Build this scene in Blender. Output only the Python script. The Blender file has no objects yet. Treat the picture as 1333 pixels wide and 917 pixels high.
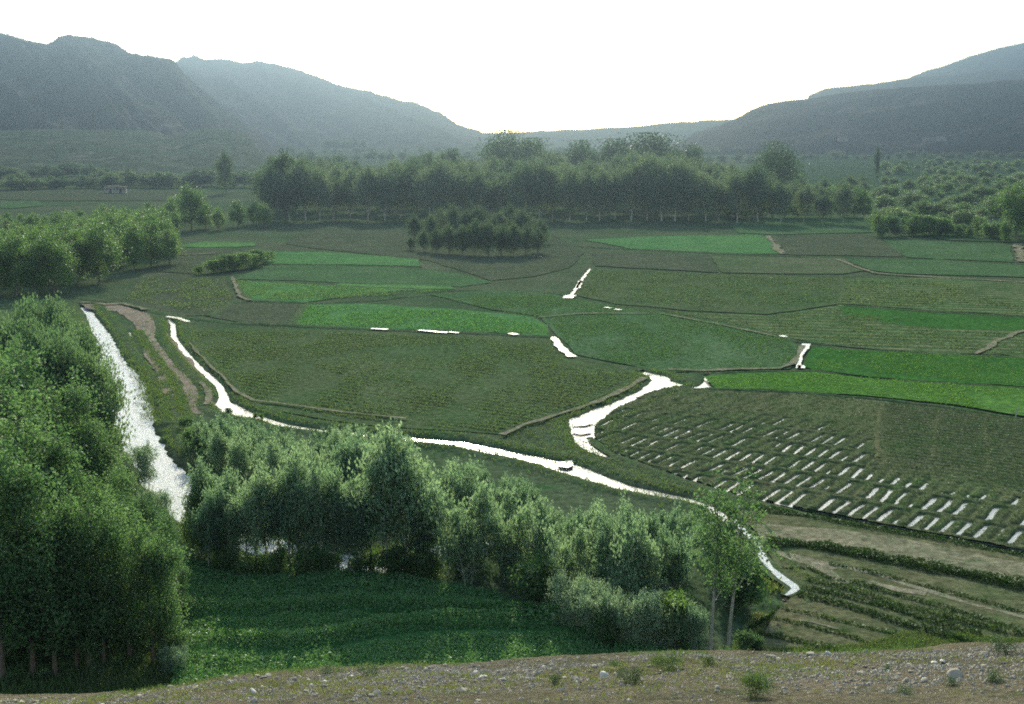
import bpy, bmesh, math, random
import numpy as np
from mathutils import Vector

# ------------------------------------------------------------------ camera, light, exposure
S = bpy.context.scene
C = S.collection
R = math.radians
F, PITCH, HC = 1650.0, R(10.0), 25.0
cam = bpy.data.objects.new('camera', bpy.data.cameras.new('camera'))
C.objects.link(cam)
cam.location = (0, 0, HC)
cam.rotation_euler = (R(90) - PITCH, 0, 0)
cam.data.sensor_width = 36.0
cam.data.lens = 36.0 * F / 1333.0
cam.data.clip_end = 20000
S.camera = cam

SUN_EL, SUN_AZ = 25.5, -3.0
w = bpy.data.worlds.new('World'); S.world = w; w.use_nodes = True
nt = w.node_tree
sky = nt.nodes.new('ShaderNodeTexSky'); sky.sky_type = 'NISHITA'; sky.sun_disc = False
sky.sun_elevation = R(SUN_EL); sky.sun_rotation = R(SUN_AZ)
sky.altitude = 1500; sky.air_density = 1.0; sky.dust_density = 3.5; sky.ozone_density = 1.0
bg = nt.nodes['Background']; bg.inputs['Strength'].default_value = 0.15
wb = nt.nodes.new('ShaderNodeMix'); wb.data_type = 'RGBA'; wb.blend_type = 'MULTIPLY'; wb.inputs[0].default_value = 1
wb.inputs[7].default_value = (1.0, 0.98, 0.80, 1)
nt.links.new(sky.outputs[0], wb.inputs[6]); nt.links.new(wb.outputs[2], bg.inputs['Color'])
sl = bpy.data.lights.new('sun', 'SUN'); sl.energy = 2.3; sl.angle = R(0.5); sl.color = (1.0, 0.94, 0.74)
so = bpy.data.objects.new('sun', sl); C.objects.link(so)
sd = Vector((math.sin(R(SUN_AZ)) * math.cos(R(SUN_EL)), math.cos(R(SUN_AZ)) * math.cos(R(SUN_EL)), math.sin(R(SUN_EL))))
so.rotation_euler = sd.to_track_quat('Z', 'Y').to_euler()
S.view_settings.view_transform = 'Standard'; S.view_settings.look = 'None'
S.view_settings.gamma = 1.0; S.view_settings.use_curve_mapping = False
S.view_settings.exposure = 2.05
HAZE_DENS, HAZE_COL, HAZE_G = 0.00060, (0.165, 0.235, 0.33, 1), 0.91
cy = S.cycles
cy.max_bounces = 6; cy.diffuse_bounces = 3; cy.glossy_bounces = 2; cy.transmission_bounces = 4
cy.volume_bounces = 0; cy.transparent_max_bounces = 6; cy.use_denoising = False
cy.sample_clamp_indirect = 4.0
cy.filter_width = 1.9

# ------------------------------------------------------------------ helpers
def G(px, py, z=0.0):
    a = (px - 666.5) / F; b = (458.5 - py) / F
    dy = math.cos(PITCH) + b * math.sin(PITCH); dz = -math.sin(PITCH) + b * math.cos(PITCH)
    t = (z - HC) / dz
    return (a * t, dy * t)

def pix(x, y, z):
    cp, sp = math.cos(PITCH), math.sin(PITCH)
    d = y * cp - (z - HC) * sp
    u = y * sp + (z - HC) * cp
    return (666.5 + F * x / d, 458.5 - F * u / d)

def height_for(x, y, py):
    """height of a thing standing at x, y whose top shows at row py"""
    b = (458.5 - py) / F
    ang = math.atan(b) - PITCH
    return HC + y * math.tan(ang)

def hash2(ix, iy, seed):
    h = (ix.astype(np.int64) * 374761393 + iy.astype(np.int64) * 668265263 + seed * 1274126177) & 0xffffffff
    h = ((h ^ (h >> 13)) * 1274126177) & 0xffffffff
    return ((h ^ (h >> 16)) & 0xffff) / 65535.0

def vnoise(x, y, seed=0):
    x = np.asarray(x, float); y = np.asarray(y, float)
    x0 = np.floor(x); y0 = np.floor(y); fx = x - x0; fy = y - y0
    fx = fx * fx * (3 - 2 * fx); fy = fy * fy * (3 - 2 * fy)
    a = hash2(x0, y0, seed); b = hash2(x0 + 1, y0, seed); c = hash2(x0, y0 + 1, seed); d = hash2(x0 + 1, y0 + 1, seed)
    return (a * (1 - fx) + b * fx) * (1 - fy) + (c * (1 - fx) + d * fx) * fy

def fbm(x, y, seed=0, o=4):
    s = 0; a = 0.5; n = 0
    for i in range(o):
        s = s + a * vnoise(x * 2 ** i, y * 2 ** i, seed + i); n += a; a *= 0.5
    return s / n

def mesh_np(name, V, Fc, mats, mi=None, smooth=False):
    """Fc: int array n x k (k = 3 or 4)"""
    V = np.asarray(V, np.float32); Fc = np.asarray(Fc, np.int32)
    me = bpy.data.meshes.new(name)
    n, k = Fc.shape
    me.vertices.add(len(V)); me.vertices.foreach_set('co', V.ravel())
    me.loops.add(n * k); me.loops.foreach_set('vertex_index', Fc.ravel())
    me.polygons.add(n)
    me.polygons.foreach_set('loop_start', np.arange(0, n * k, k, dtype=np.int32))
    for m in mats: me.materials.append(m)
    if mi is not None: me.polygons.foreach_set('material_index', np.asarray(mi, np.int32))
    me.polygons.foreach_set('use_smooth', np.full(n, smooth))
    me.update(calc_edges=True); me.validate()
    return me

def link(name, me, parent=None, **p):
    o = bpy.data.objects.new(name, me); C.objects.link(o)
    if parent is not None: o.parent = parent
    for k, v in p.items(): o[k] = v
    return o

def grid_faces(nu, nv):
    i = np.arange(nu - 1)[:, None] * nv + np.arange(nv - 1)[None, :]
    i = i.ravel()
    return np.stack([i, i + nv, i + nv + 1, i + 1], 1)

def seg_dist(X, Y, pts):
    """distance to polyline and parameter along it (in segments)"""
    D = np.full(X.shape, 1e9); T = np.zeros(X.shape)
    for i in range(len(pts) - 1):
        ax, ay = pts[i]; bx, by = pts[i + 1]
        dx, dy = bx - ax, by - ay
        t = np.clip(((X - ax) * dx + (Y - ay) * dy) / (dx * dx + dy * dy + 1e-9), 0, 1)
        d = np.hypot(X - ax - t * dx, Y - ay - t * dy)
        m = d < D
        D = np.where(m, d, D); T = np.where(m, i + t, T)
    return D, T

def in_poly(X, Y, pts):
    ins = np.zeros(X.shape, bool)
    n = len(pts)
    for i in range(n):
        ax, ay = pts[i]; bx, by = pts[(i + 1) % n]
        c = ((ay > Y) != (by > Y)) & (X < (bx - ax) * (Y - ay) / ((by - ay) if by != ay else 1e-9) + ax)
        ins ^= c
    return ins

# ------------------------------------------------------------------ materials
def new_mat(name):
    m = bpy.data.materials.new(name); m.use_nodes = True
    nt = m.node_tree; b = nt.nodes['Principled BSDF']
    return m, nt, b

def mixc(nt, fac, a, b, bt='MIX'):
    n = nt.nodes.new('ShaderNodeMix'); n.data_type = 'RGBA'; n.blend_type = bt
    for sock, v in ((n.inputs[0], fac), (n.inputs[6], a), (n.inputs[7], b)):
        if hasattr(v, 'is_linked'): nt.links.new(v, sock)
        elif isinstance(v, (int, float)): sock.default_value = v
        else: sock.default_value = (v[0], v[1], v[2], 1)
    return n.outputs[2]

def noise(nt, scale, detail=4, rough=0.6, vec=None, out=0):
    n = nt.nodes.new('ShaderNodeTexNoise'); n.inputs['Scale'].default_value = scale
    n.inputs['Detail'].default_value = detail; n.inputs['Roughness'].default_value = rough
    if vec is not None: nt.links.new(vec, n.inputs['Vector'])
    return n.outputs[out]

def ramp(nt, v, lo, hi):
    n = nt.nodes.new('ShaderNodeMapRange'); n.inputs[1].default_value = lo; n.inputs[2].default_value = hi
    n.clamp = True
    nt.links.new(v, n.inputs[0]); return n.outputs[0]

def ground_mat(name, c1, c2, c3=None, big=0.05, fine=2.5, rows=None, rough=0.95, bump=0.6, stretch=None, third=0.55):
    m, nt, b = new_mat(name)
    tc = nt.nodes.new('ShaderNodeTexCoord').outputs['Object']
    v = tc
    if stretch:
        mp = nt.nodes.new('ShaderNodeMapping'); mp.inputs['Rotation'].default_value = (0, 0, stretch[0])
        mp.inputs['Scale'].default_value = (stretch[1], 1, 1)
        nt.links.new(tc, mp.inputs['Vector']); v = mp.outputs[0]
    nb = noise(nt, big, 5, 0.65, v); nf = noise(nt, fine, 5, 0.7, tc); nm = noise(nt, big * 6, 4, 0.6, v)
    col = mixc(nt, ramp(nt, nb, 0.35, 0.65), c1, c2)
    if c3: col = mixc(nt, ramp(nt, nm, third, third + 0.14), col, c3)
    hgt = nf
    if rows:
        ang, sp, rc, st = rows
        mp2 = nt.nodes.new('ShaderNodeMapping'); mp2.inputs['Rotation'].default_value = (0, 0, -ang)
        nt.links.new(tc, mp2.inputs['Vector'])
        wv = nt.nodes.new('ShaderNodeTexWave'); wv.wave_type = 'BANDS'; wv.bands_direction = 'Y'
        wv.inputs['Scale'].default_value = 2 * math.pi / 20 / sp
        wv.inputs['Distortion'].default_value = 1.2; wv.inputs['Detail'].default_value = 2
        wv.inputs['Detail Scale'].default_value = 0.35
        nt.links.new(mp2.outputs[0], wv.inputs['Vector'])
        k = nt.nodes.new('ShaderNodeMath'); k.operation = 'MULTIPLY'
        nt.links.new(ramp(nt, wv.outputs[1], 0.4, 0.8), k.inputs[0])
        k2 = nt.nodes.new('ShaderNodeMath'); k2.operation = 'MULTIPLY'; k2.inputs[1].default_value = st
        nt.links.new(ramp(nt, nm, 0.3, 0.6), k2.inputs[0])
        nt.links.new(k2.outputs[0], k.inputs[1])
        col = mixc(nt, k.outputs[0], col, rc)
    n5 = noise(nt, big * 2.3 + 0.01, 6, 0.75, v)
    col = mixc(nt, 1.0, col, mixc(nt, ramp(nt, n5, 0.3, 0.7), (0.74, 0.80, 0.76), (1.26, 1.18, 1.22)), 'MULTIPLY')
    dk = mixc(nt, ramp(nt, nf, 0.3, 0.7), (0.42, 0.45, 0.42), (1.5, 1.5, 1.45))
    col = mixc(nt, 1.0, col, dk, 'MULTIPLY')
    nt.links.new(col, b.inputs['Base Color'])
    b.inputs['Roughness'].default_value = rough; b.inputs['Specular IOR Level'].default_value = 0.0
    if bump:
        bp = nt.nodes.new('ShaderNodeBump'); bp.inputs['Strength'].default_value = bump; bp.inputs['Distance'].default_value = 0.15
        nt.links.new(hgt, bp.inputs['Height']); nt.links.new(bp.outputs[0], b.inputs['Normal'])
    return m

def leaf_mat(name, c1, c2, trans=0.45, rough=0.45, cs=0.6, tint=(1.5, 1.55, 0.85)):
    m, nt, b = new_mat(name)
    tc = nt.nodes.new('ShaderNodeTexCoord').outputs['Object']
    oi = nt.nodes.new('ShaderNodeObjectInfo').outputs['Random']
    n1 = noise(nt, cs, 3, 0.7, tc)
    col = mixc(nt, ramp(nt, n1, 0.35, 0.65), c1, c2)
    col = mixc(nt, 1.0, col, mixc(nt, oi, (0.75, 0.8, 0.8), (1.25, 1.15, 1.1)), 'MULTIPLY')
    nt.links.new(col, b.inputs['Base Color']); b.inputs['Roughness'].default_value = rough
    b.inputs['Specular IOR Level'].default_value = max(0.02, 0.55 - 0.6 * rough)
    tr = nt.nodes.new('ShaderNodeBsdfTranslucent')
    nt.links.new(mixc(nt, 1.0, col, tint, 'MULTIPLY'), tr.inputs['Color'])
    ms = nt.nodes.new('ShaderNodeMixShader'); ms.inputs[0].default_value = trans
    nt.links.new(b.outputs[0], ms.inputs[1]); nt.links.new(tr.outputs[0], ms.inputs[2])
    nt.links.new(ms.outputs[0], nt.nodes['Material Output'].inputs['Surface'])
    return m

def bark_mat(name, c1, c2):
    m, nt, b = new_mat(name)
    tc = nt.nodes.new('ShaderNodeTexCoord').outputs['Object']
    nt.links.new(mixc(nt, ramp(nt, noise(nt, 5, 4, 0.7, tc), 0.35, 0.65), c1, c2), b.inputs['Base Color'])
    b.inputs['Roughness'].default_value = 0.9
    return m

def water_mat(name, col, rough, bscale, bstr):
    m, nt, b = new_mat(name)
    tc = nt.nodes.new('ShaderNodeTexCoord').outputs['Object']
    b.inputs['Base Color'].default_value = (*col, 1); b.inputs['Roughness'].default_value = rough
    b.inputs['IOR'].default_value = 1.333; b.inputs['Specular IOR Level'].default_value = 0.5
    n1 = noise(nt, bscale, 4, 0.6, tc)
    bp = nt.nodes.new('ShaderNodeBump'); bp.inputs['Strength'].default_value = bstr; bp.inputs['Distance'].default_value = 0.08
    nt.links.new(n1, bp.inputs['Height']); nt.links.new(bp.outputs[0], b.inputs['Normal'])
    return m

M_valley = ground_mat('valley_soil_grass', (0.040, 0.068, 0.034), (0.062, 0.074, 0.046), (0.034, 0.068, 0.030), 0.03, 1.8)
M_bare = ground_mat('river_sand', (0.20, 0.165, 0.135), (0.14, 0.12, 0.095), (0.09, 0.095, 0.06), 0.12, 2.0)
M_track = ground_mat('dusty_track', (0.16, 0.145, 0.10), (0.12, 0.12, 0.08), (0.08, 0.10, 0.055), 0.15, 2.5)
M_path = ground_mat('pale_path_soil', (0.17, 0.155, 0.115), (0.12, 0.12, 0.08), (0.08, 0.10, 0.055), 0.3, 2.5)
ROWD = math.atan2(-0.54, 0.84)
M_young = ground_mat('young_crop', (0.046, 0.074, 0.034), (0.060, 0.074, 0.040), (0.040, 0.068, 0.030), 0.04, 1.8, rows=(R(-32), 2.0, (0.05, 0.085, 0.035), 0.5))
M_green = ground_mat('bright_crop', (0.050, 0.118, 0.044), (0.060, 0.130, 0.048), (0.044, 0.096, 0.042), 0.05, 1.6)
M_vivid = ground_mat('vivid_crop', (0.046, 0.105, 0.026), (0.054, 0.115, 0.028), (0.042, 0.088, 0.026), 0.05, 1.6)
M_orch = ground_mat('orchard_floor', (0.030, 0.058, 0.028), (0.040, 0.062, 0.034), (0.028, 0.070, 0.026), 0.012, 0.4)
M_lime = ground_mat('lime_crop', (0.07, 0.145, 0.05), (0.06, 0.125, 0.045), None, 0.08, 1.6)
M_mid = ground_mat('mid_crop', (0.044, 0.086, 0.038), (0.052, 0.090, 0.044), (0.052, 0.076, 0.042), 0.04, 1.6)
M_deep = ground_mat('deep_crop', (0.026, 0.078, 0.020), (0.034, 0.086, 0.022), (0.034, 0.066, 0.024), 0.05, 1.8)
M_brown = ground_mat('ploughed_soil', (0.055, 0.066, 0.044), (0.046, 0.060, 0.038), (0.040, 0.064, 0.034), 0.06, 1.6, rows=(R(-20), 2.2, (0.06, 0.075, 0.04), 0.6))
M_brown2 = ground_mat('ridged_soil', (0.075, 0.082, 0.055), (0.050, 0.074, 0.038), None, 0.06, 1.6, rows=(R(55), 3.0, (0.055, 0.09, 0.035), 0.9))
M_brown3 = ground_mat('cross_ridged_crop', (0.048, 0.072, 0.034), (0.036, 0.076, 0.028), None, 0.06, 1.6, rows=(R(-12), 2.6, (0.16, 0.16, 0.09), 0.5))
M_furrow = ground_mat('furrowed_soil', (0.056, 0.078, 0.036), (0.072, 0.078, 0.044), (0.044, 0.078, 0.030), 0.1, 3.0)
M_soilstrip = ground_mat('tan_bed_soil', (0.090, 0.090, 0.052), (0.066, 0.080, 0.040), (0.048, 0.076, 0.030), 0.12, 2.5)
M_bank = ground_mat('grassy_bank', (0.045, 0.080, 0.034), (0.075, 0.086, 0.05), (0.034, 0.070, 0.028), 0.3, 3.0)
M_stony = ground_mat('stony_slope_soil', (0.150, 0.130, 0.095), (0.115, 0.105, 0.07), (0.085, 0.092, 0.055), 0.35, 12.0, bump=1.0)
M_alf = ground_mat('dense_crop_ground', (0.036, 0.10, 0.034), (0.044, 0.115, 0.038), None, 0.1, 4.0)
M_rock = ground_mat('mountain_rock', (0.055, 0.056, 0.045), (0.036, 0.040, 0.032), (0.09, 0.085, 0.07), 0.004, 0.05, bump=0.3)
M_water = water_mat('shallow_ditch_water', (0.10, 0.10, 0.085), 0.16, 3.0, 0.35)
M_river = water_mat('muddy_river_water', (0.30, 0.32, 0.32), 0.5, 2.2, 0.9)
M_river.node_tree.nodes['Principled BSDF'].inputs['Specular IOR Level'].default_value = 0.09

L_near = leaf_mat('leaves_broad', (0.105, 0.175, 0.075), (0.068, 0.125, 0.048), 0.52, 0.6, tint=(1.3, 1.45, 1.0))
L_plume = leaf_mat('leaves_feathery', (0.11, 0.165, 0.085), (0.072, 0.122, 0.056), 0.45, 0.5, tint=(1.3, 1.45, 1.0))
L_grove = leaf_mat('leaves_grey_green', (0.165, 0.235, 0.15), (0.105, 0.17, 0.095), 0.5, 0.5, tint=(1.4, 1.5, 1.1))
L_silver = leaf_mat('leaves_silver', (0.22, 0.29, 0.19), (0.14, 0.21, 0.12), 0.4, 0.5, tint=(1.3, 1.4, 1.1))
L_dark = leaf_mat('leaves_dark', (0.045, 0.085, 0.028), (0.035, 0.07, 0.022), 0.35, 0.55)
L_mass = leaf_mat('leaves_upper_wood', (0.095, 0.16, 0.06), (0.06, 0.115, 0.04), 0.48, 0.5, cs=0.3)
L_wood = leaf_mat('leaves_far_wood', (0.095, 0.135, 0.098), (0.07, 0.105, 0.072), 0.40, 0.85, cs=0.2)
L_crop = leaf_mat('crop_leaves', (0.085, 0.18, 0.07), (0.065, 0.15, 0.055), 0.35, 0.5, cs=0.25)
L_row = leaf_mat('row_crop_leaves', (0.034, 0.07, 0.02), (0.026, 0.055, 0.015), 0.3, 0.6)
L_dry = leaf_mat('dry_grass', (0.17, 0.17, 0.08), (0.11, 0.14, 0.05), 0.3, 0.7)
L_grass = leaf_mat('rim_grass', (0.065, 0.115, 0.04), (0.075, 0.105, 0.045), 0.4, 0.6)
B_brown = bark_mat('bark_brown', (0.14, 0.10, 0.065), (0.09, 0.065, 0.045))
B_pale = bark_mat('bark_pale', (0.32, 0.28, 0.21), (0.2, 0.17, 0.13))
B_dark = bark_mat('bark_dark', (0.07, 0.055, 0.04), (0.05, 0.04, 0.03))
M_stone = bark_mat('stone_grey_tan', (0.29, 0.245, 0.18), (0.18, 0.15, 0.11))
M_stonew = bark_mat('stone_white', (0.56, 0.51, 0.43), (0.42, 0.38, 0.31))
M_mud = bark_mat('mud_wall', (0.28, 0.24, 0.19), (0.22, 0.19, 0.15))
M_hole = bark_mat('dark_opening', (0.02, 0.018, 0.015), (0.03, 0.025, 0.02))

# ------------------------------------------------------------------ valley floor with carved river and canal
def GP(l): return [G(x, y) for x, y in l]
RIVER = GP([(108, 398), (121, 418), (137, 440), (143, 466), (160, 500), (164, 535), (176, 565), (196, 592), (222, 626), (262, 668), (310, 696), (380, 716), (450, 729), (500, 736), (540, 722), (600, 705), (700, 700)])
RIVW = [0.9, 1.05, 1.1, 1.6, 2.4, 2.5, 1.8, 1.6, 1.9, 1.7, 1.7, 1.7, 1.7, 1.5, 1.3, 1.1, 1.0]
CANAL = GP([(218, 414), (225, 421), (226, 438), (237, 453), (250, 468), (263, 481), (276, 492), (286, 502), (291, 514), (291, 524), (303, 532), (320, 538), (345, 544), (370, 552), (405, 557), (440, 561), (490, 567), (545, 571), (600, 576), (650, 587), (700, 597), (735, 606), (770, 618), (810, 632), (850, 640), (895, 648), (920, 656), (945, 672), (965, 690), (985, 712), (992, 728), (1003, 745), (1018, 758), (1037, 770), (1024, 779)])
CANW = [0.3, 0.55, 0.6, 0.55, 0.6, 0.6, 0.6, 0.65, 0.7, 1.1, 1.3, 1.1, 0.5, 0.65, 0.6, 0.6, 0.65, 0.85, 0.95, 1.0, 0.95, 1.3, 1.1, 0.75, 0.65, 0.5, 0.4, 0.5, 0.5, 0.5, 0.45, 0.55, 0.55, 0.5, 0.35]
SIDE = GP([(168, 432), (176, 450), (195, 478), (208, 500), (213, 520), (222, 549)])
SIDW = [0.3, 0.3, 0.35, 0.5, 0.6, 0.5]
CANW = [x * (0.74 if i < 10 else 0.85 if i < 17 else 0.95) for i, x in enumerate(CANW)]
BR = GP([(832, 483), (858, 490), (863, 498), (845, 512), (815, 526), (783, 538), (768, 547), (762, 560), (765, 575), (774, 586), (792, 593)])
BRW = [0.35, 0.9, 1.5, 1.3, 1.4, 1.5, 1.9, 1.3, 0.9, 0.6, 0.3]
BR2 = GP([(863, 498), (878, 499), (892, 501), (906, 504), (918, 502), (923, 495), (919, 488)])
BR2W = [0.6, 0.35, 0.25, 0.25, 0.6, 0.55, 0.25]
RX0, RX1, RY0, RY1 = -80.0, 60.0, 46.0, 216.0
def base_h(X, Y):
    h = -0.03 + 0.10 * (fbm(X * 0.35, Y * 0.35, 3) - 0.5)
    sh = np.zeros(X.shape)
    for pts, wd, dep, bank in ((RIVER, RIVW, 0.6, 0.25), (CANAL, CANW, 0.4, 0.22), (SIDE, SIDW, 0.22, 0.1), (BR, BRW, 0.25, 0.12), (BR2, BR2W, 0.25, 0.1)):
        d, t = seg_dist(X, Y, pts)
        ww = np.interp(t, range(len(wd)), wd)
        ww = ww * (1 + 0.5 * (fbm(X * 0.9, Y * 0.9, 9, 3) - 0.5))
        e = np.clip((d - ww) / 0.7 + 0.75, 0, 1); e = e * e * (3 - 2 * e)
        sh = np.minimum(sh, -dep * (1 - e))
        h = h + bank * np.exp(-((d - ww - 1.1) / 0.6) ** 2)
    fade = np.clip(np.minimum.reduce([X - RX0, RX1 - X, Y - RY0, RY1 - Y]) / 6, 0, 1)
    return -0.03 + (h + 0.03 + sh) * fade
nu, nv = 521, 631
xs = np.linspace(RX0, RX1, nu); ys = np.linspace(RY0, RY1, nv)
X, Y = np.meshgrid(xs, ys, indexing='ij')
Z = base_h(X, Y)
V = np.stack([X.ravel(), Y.ravel(), Z.ravel()], 1); Fc = grid_faces(nu, nv)
k = len(V)
XO, YA, YB = 2300.0, -45.0, 3550.0
ex = []
for x0, x1, y0, y1 in ((-XO, XO, YA, RY0), (-XO, RX0, RY0, RY1), (RX1, XO, RY0, RY1), (-XO, XO, RY1, YB)):
    ex += [(x0, y0, -0.03), (x1, y0, -0.03), (x1, y1, -0.03), (x0, y1, -0.03)]
V = np.vstack([V, ex]); Fc = np.vstack([Fc, [[k + 4 * i + j for j in range(4)] for i in range(4)]])
link('valley_floor', mesh_np('valley_floor', V, Fc, [M_valley], smooth=True), kind='structure')

def densify(pts, step, closed=True):
    out = []
    n = len(pts)
    for i in range(n if closed else n - 1):
        a = pts[i]; b = pts[(i + 1) % n]
        L = math.hypot(b[0] - a[0], b[1] - a[1]); m = max(1, int(L / step))
        for j in range(m): out.append((a[0] + (b[0] - a[0]) * j / m, a[1] + (b[1] - a[1]) * j / m))
    if not closed: out.append(pts[-1])
    return out

_zl = [0.03]
def field(name, px, mat, z=None, jit=0.35, world=False):
    pts = px if world else GP(px)
    dist = sum(p[1] for p in pts) / len(pts)
    pts = densify(pts, max(1.2, dist / 120))
    j = jit * max(1, dist / 150)
    A = np.array(pts)
    A[:, 0] += (fbm(A[:, 0] * 0.25, A[:, 1] * 0.25, 21) - 0.5) * 2 * j
    A[:, 1] += (fbm(A[:, 0] * 0.25, A[:, 1] * 0.25, 33) - 0.5) * 3 * j
    if z is None:
        _zl[0] += 0.004; z = _zl[0]
    bm = bmesh.new()
    f = bm.faces.new([bm.verts.new((x, y, z)) for x, y in A])
    if f.normal.z < 0: f.normal_flip()
    bm.normal_update()
    if f.normal.z < 0: f.normal_flip()
    bmesh.ops.triangulate(bm, faces=[f])
    me = bpy.data.meshes.new(name); bm.to_mesh(me); bm.free(); me.materials.append(mat)
    return link(name, me, kind='structure')

def ribbon_v(pts, widths, z, jit=0.3, seed=1, step=0.8):
    n = len(pts); T = []; P = []
    for i in range(n - 1):
        L = math.hypot(pts[i + 1][0] - pts[i][0], pts[i + 1][1] - pts[i][1]); m = max(1, int(L / step))
        for j in range(m): T.append(i + j / m)
    T.append(n - 1); T = np.array(T)
    Xp = np.interp(T, range(n), [p[0] for p in pts]); Yp = np.interp(T, range(n), [p[1] for p in pts])
    W = np.interp(T, range(len(widths)), widths) if hasattr(widths, '__len__') else np.full(len(T), widths)
    dx = np.gradient(Xp); dy = np.gradient(Yp); l = np.hypot(dx, dy) + 1e-9
    nx, ny = -dy / l, dx / l
    sd_ = np.r_[0, np.cumsum(np.hypot(np.diff(Xp), np.diff(Yp)))]
    Wl = W * np.clip(1 + jit * 2.6 * (fbm(sd_ * 0.45, T * 0 + seed, seed) - 0.5), 0.05, 3); Wr = W * np.clip(1 + jit * 2.6 * (fbm(sd_ * 0.52, T * 0 + seed + 5, seed + 7) - 0.5), 0.05, 3)
    return Xp, Yp, nx, ny, Wl, Wr

def ribbon(name, pts, widths, mat, z=None, jit=0.3, seed=1, step=0.8, **p):
    if z is None:
        _zl[0] += 0.004; z = _zl[0]
    Xp, Yp, nx, ny, Wl, Wr = ribbon_v(pts, widths, z, jit, seed, step)
    V = np.concatenate([np.stack([Xp + nx * Wl, Yp + ny * Wl, np.full(len(Xp), z)], 1), np.stack([Xp - nx * Wr, Yp - ny * Wr, np.full(len(Xp), z)], 1)])
    n = len(Xp); i = np.arange(n - 1)
    Fc = np.stack([i, i + n, i + n + 1, i + 1], 1)
    p.setdefault('kind', 'structure')
    return link(name, mesh_np(name, V, Fc, [mat]), **p)

def bund(name, px, wd, h, mat, seed=1, z0=0.0, world=False, **p):
    pts = px if world else GP(px)
    d = sum(q[1] for q in pts) / len(pts)
    Xp, Yp, nx, ny, Wl, Wr = ribbon_v(pts, wd, 0, 0.25, seed, max(0.6, d / 160))
    hh = h * 0.36 * (0.3 + 1.2 * fbm(Xp * 0.5, Yp * 0.5, seed, 3))
    prof = [(-1, -0.02), (-0.6, 0.65), (-0.15, 1.0), (0.3, 0.9), (0.7, 0.5), (1, -0.02)]
    n = len(Xp); V = []
    for a, b in prof:
        ww = Wr if a < 0 else Wl
        V.append(np.stack([Xp + nx * ww * a, Yp + ny * ww * a, z0 + hh * b], 1))
    V = np.concatenate(V); Fc = []
    for k in range(len(prof) - 1):
        i = np.arange(n - 1) + k * n
        Fc.append(np.stack([i, i + 1, i + n + 1, i + n], 1))
    p.setdefault('kind', 'structure')
    return link(name, mesh_np(name, V, np.concatenate(Fc), [mat], smooth=True), **p)

# water of the river, the canal and the pool, standing in the carved beds
ribbon('river', RIVER, [x + 1.3 for x in RIVW], M_river, z=-0.30, jit=0.1, seed=2, step=2)
ribbon('canal_water', CANAL, [x + 0.35 for x in CANW], M_water, z=-0.17, jit=0.1, seed=3)
ribbon('side_channel_water', SIDE, [x + 0.2 for x in SIDW], M_water, z=-0.13, jit=0.1, seed=4)
ribbon('pool_water', BR, [x + 0.3 for x in BRW], M_water, z=-0.10, jit=0.3, seed=5)
ribbon('branch_ditch_water', BR2, [x + 0.2 for x in BR2W], M_water, z=-0.11, jit=0.3, seed=6)
for q in ([(770, 549), (757, 553), (745, 553)], [(772, 561), (757, 564), (745, 562)], [(790, 541), (781, 560), (773, 574)]):
    ribbon('pool_arm_water', GP(q), [0.6, 0.5, 0.35], M_water, z=0.03, jit=0.4, seed=8, step=0.5)
field('pool_edge_water', [(738, 601), (745, 600), (746, 607), (739, 610), (727, 608), (726, 602)], M_water, z=0.03, jit=0.15)

# ------------------------------------------------------------------ fields
field('bare_bank', [(103, 393), (150, 396), (195, 410), (206, 425), (224, 440), (246, 466), (270, 500), (279, 534), (258, 540), (232, 532), (212, 508), (196, 480), (188, 452), (180, 425), (150, 406), (112, 402)], M_bare, jit=0.6)
field('dark_bed', [(155, 392), (185, 362), (230, 356), (292, 362), (309, 393), (272, 411), (235, 412), (200, 405)], M_brown)
field('ploughed_plot', [(272, 413), (306, 395), (390, 396), (377, 422), (330, 423)], M_brown)
field('young_crop_field', [(240, 428), (330, 427), (385, 429), (480, 431), (560, 435), (640, 438), (718, 442), (738, 466), (790, 476), (836, 487), (815, 503), (770, 522), (715, 542), (650, 566), (560, 560), (470, 554), (420, 546), (360, 535), (315, 520), (302, 505), (285, 486), (262, 466), (246, 446)], M_young)
field('green_field', [(382, 425), (402, 397), (480, 396), (600, 404), (690, 412), (712, 424), (716, 438), (640, 434), (560, 430)], M_green)
field('light_green_field', [(304, 367), (330, 366), (470, 374), (590, 379), (520, 379), (440, 388), (400, 394), (323, 391)], M_green)
field('lime_strip', [(440, 369), (500, 371), (585, 373), (592, 377), (500, 376), (440, 373)], M_lime)
field('mid_green_field', [(345, 346), (420, 346), (545, 350), (605, 358), (640, 368), (600, 374), (480, 370), (330, 364), (305, 364)], M_mid)
field('bright_strip', [(350, 328), (430, 329), (545, 337), (548, 347), (440, 345), (347, 344)], M_green)
field('lime_plot', [(230, 321), (265, 315), (332, 316), (330, 321), (255, 323)], M_lime)
field('soil_plot', [(205, 330), (330, 324), (350, 331), (340, 350), (270, 358), (205, 354)], M_brown)
field('shade_field', [(400, 300), (540, 300), (720, 306), (760, 330), (740, 350), (700, 360), (640, 366), (560, 340), (420, 325), (370, 318)], M_brown)
field('wide_green_field', [(560, 384), (640, 378), (720, 384), (800, 400), (860, 406), (960, 424), (1025, 441), (1042, 455), (1040, 470), (1028, 481), (960, 483), (905, 486), (858, 484), (800, 472), (750, 462), (728, 440), (700, 412), (640, 404)], M_mid)
field('ridged_band', [(770, 350), (930, 358), (1095, 362), (1095, 396), (1000, 410), (900, 405), (800, 396), (745, 384)], M_young)
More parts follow.
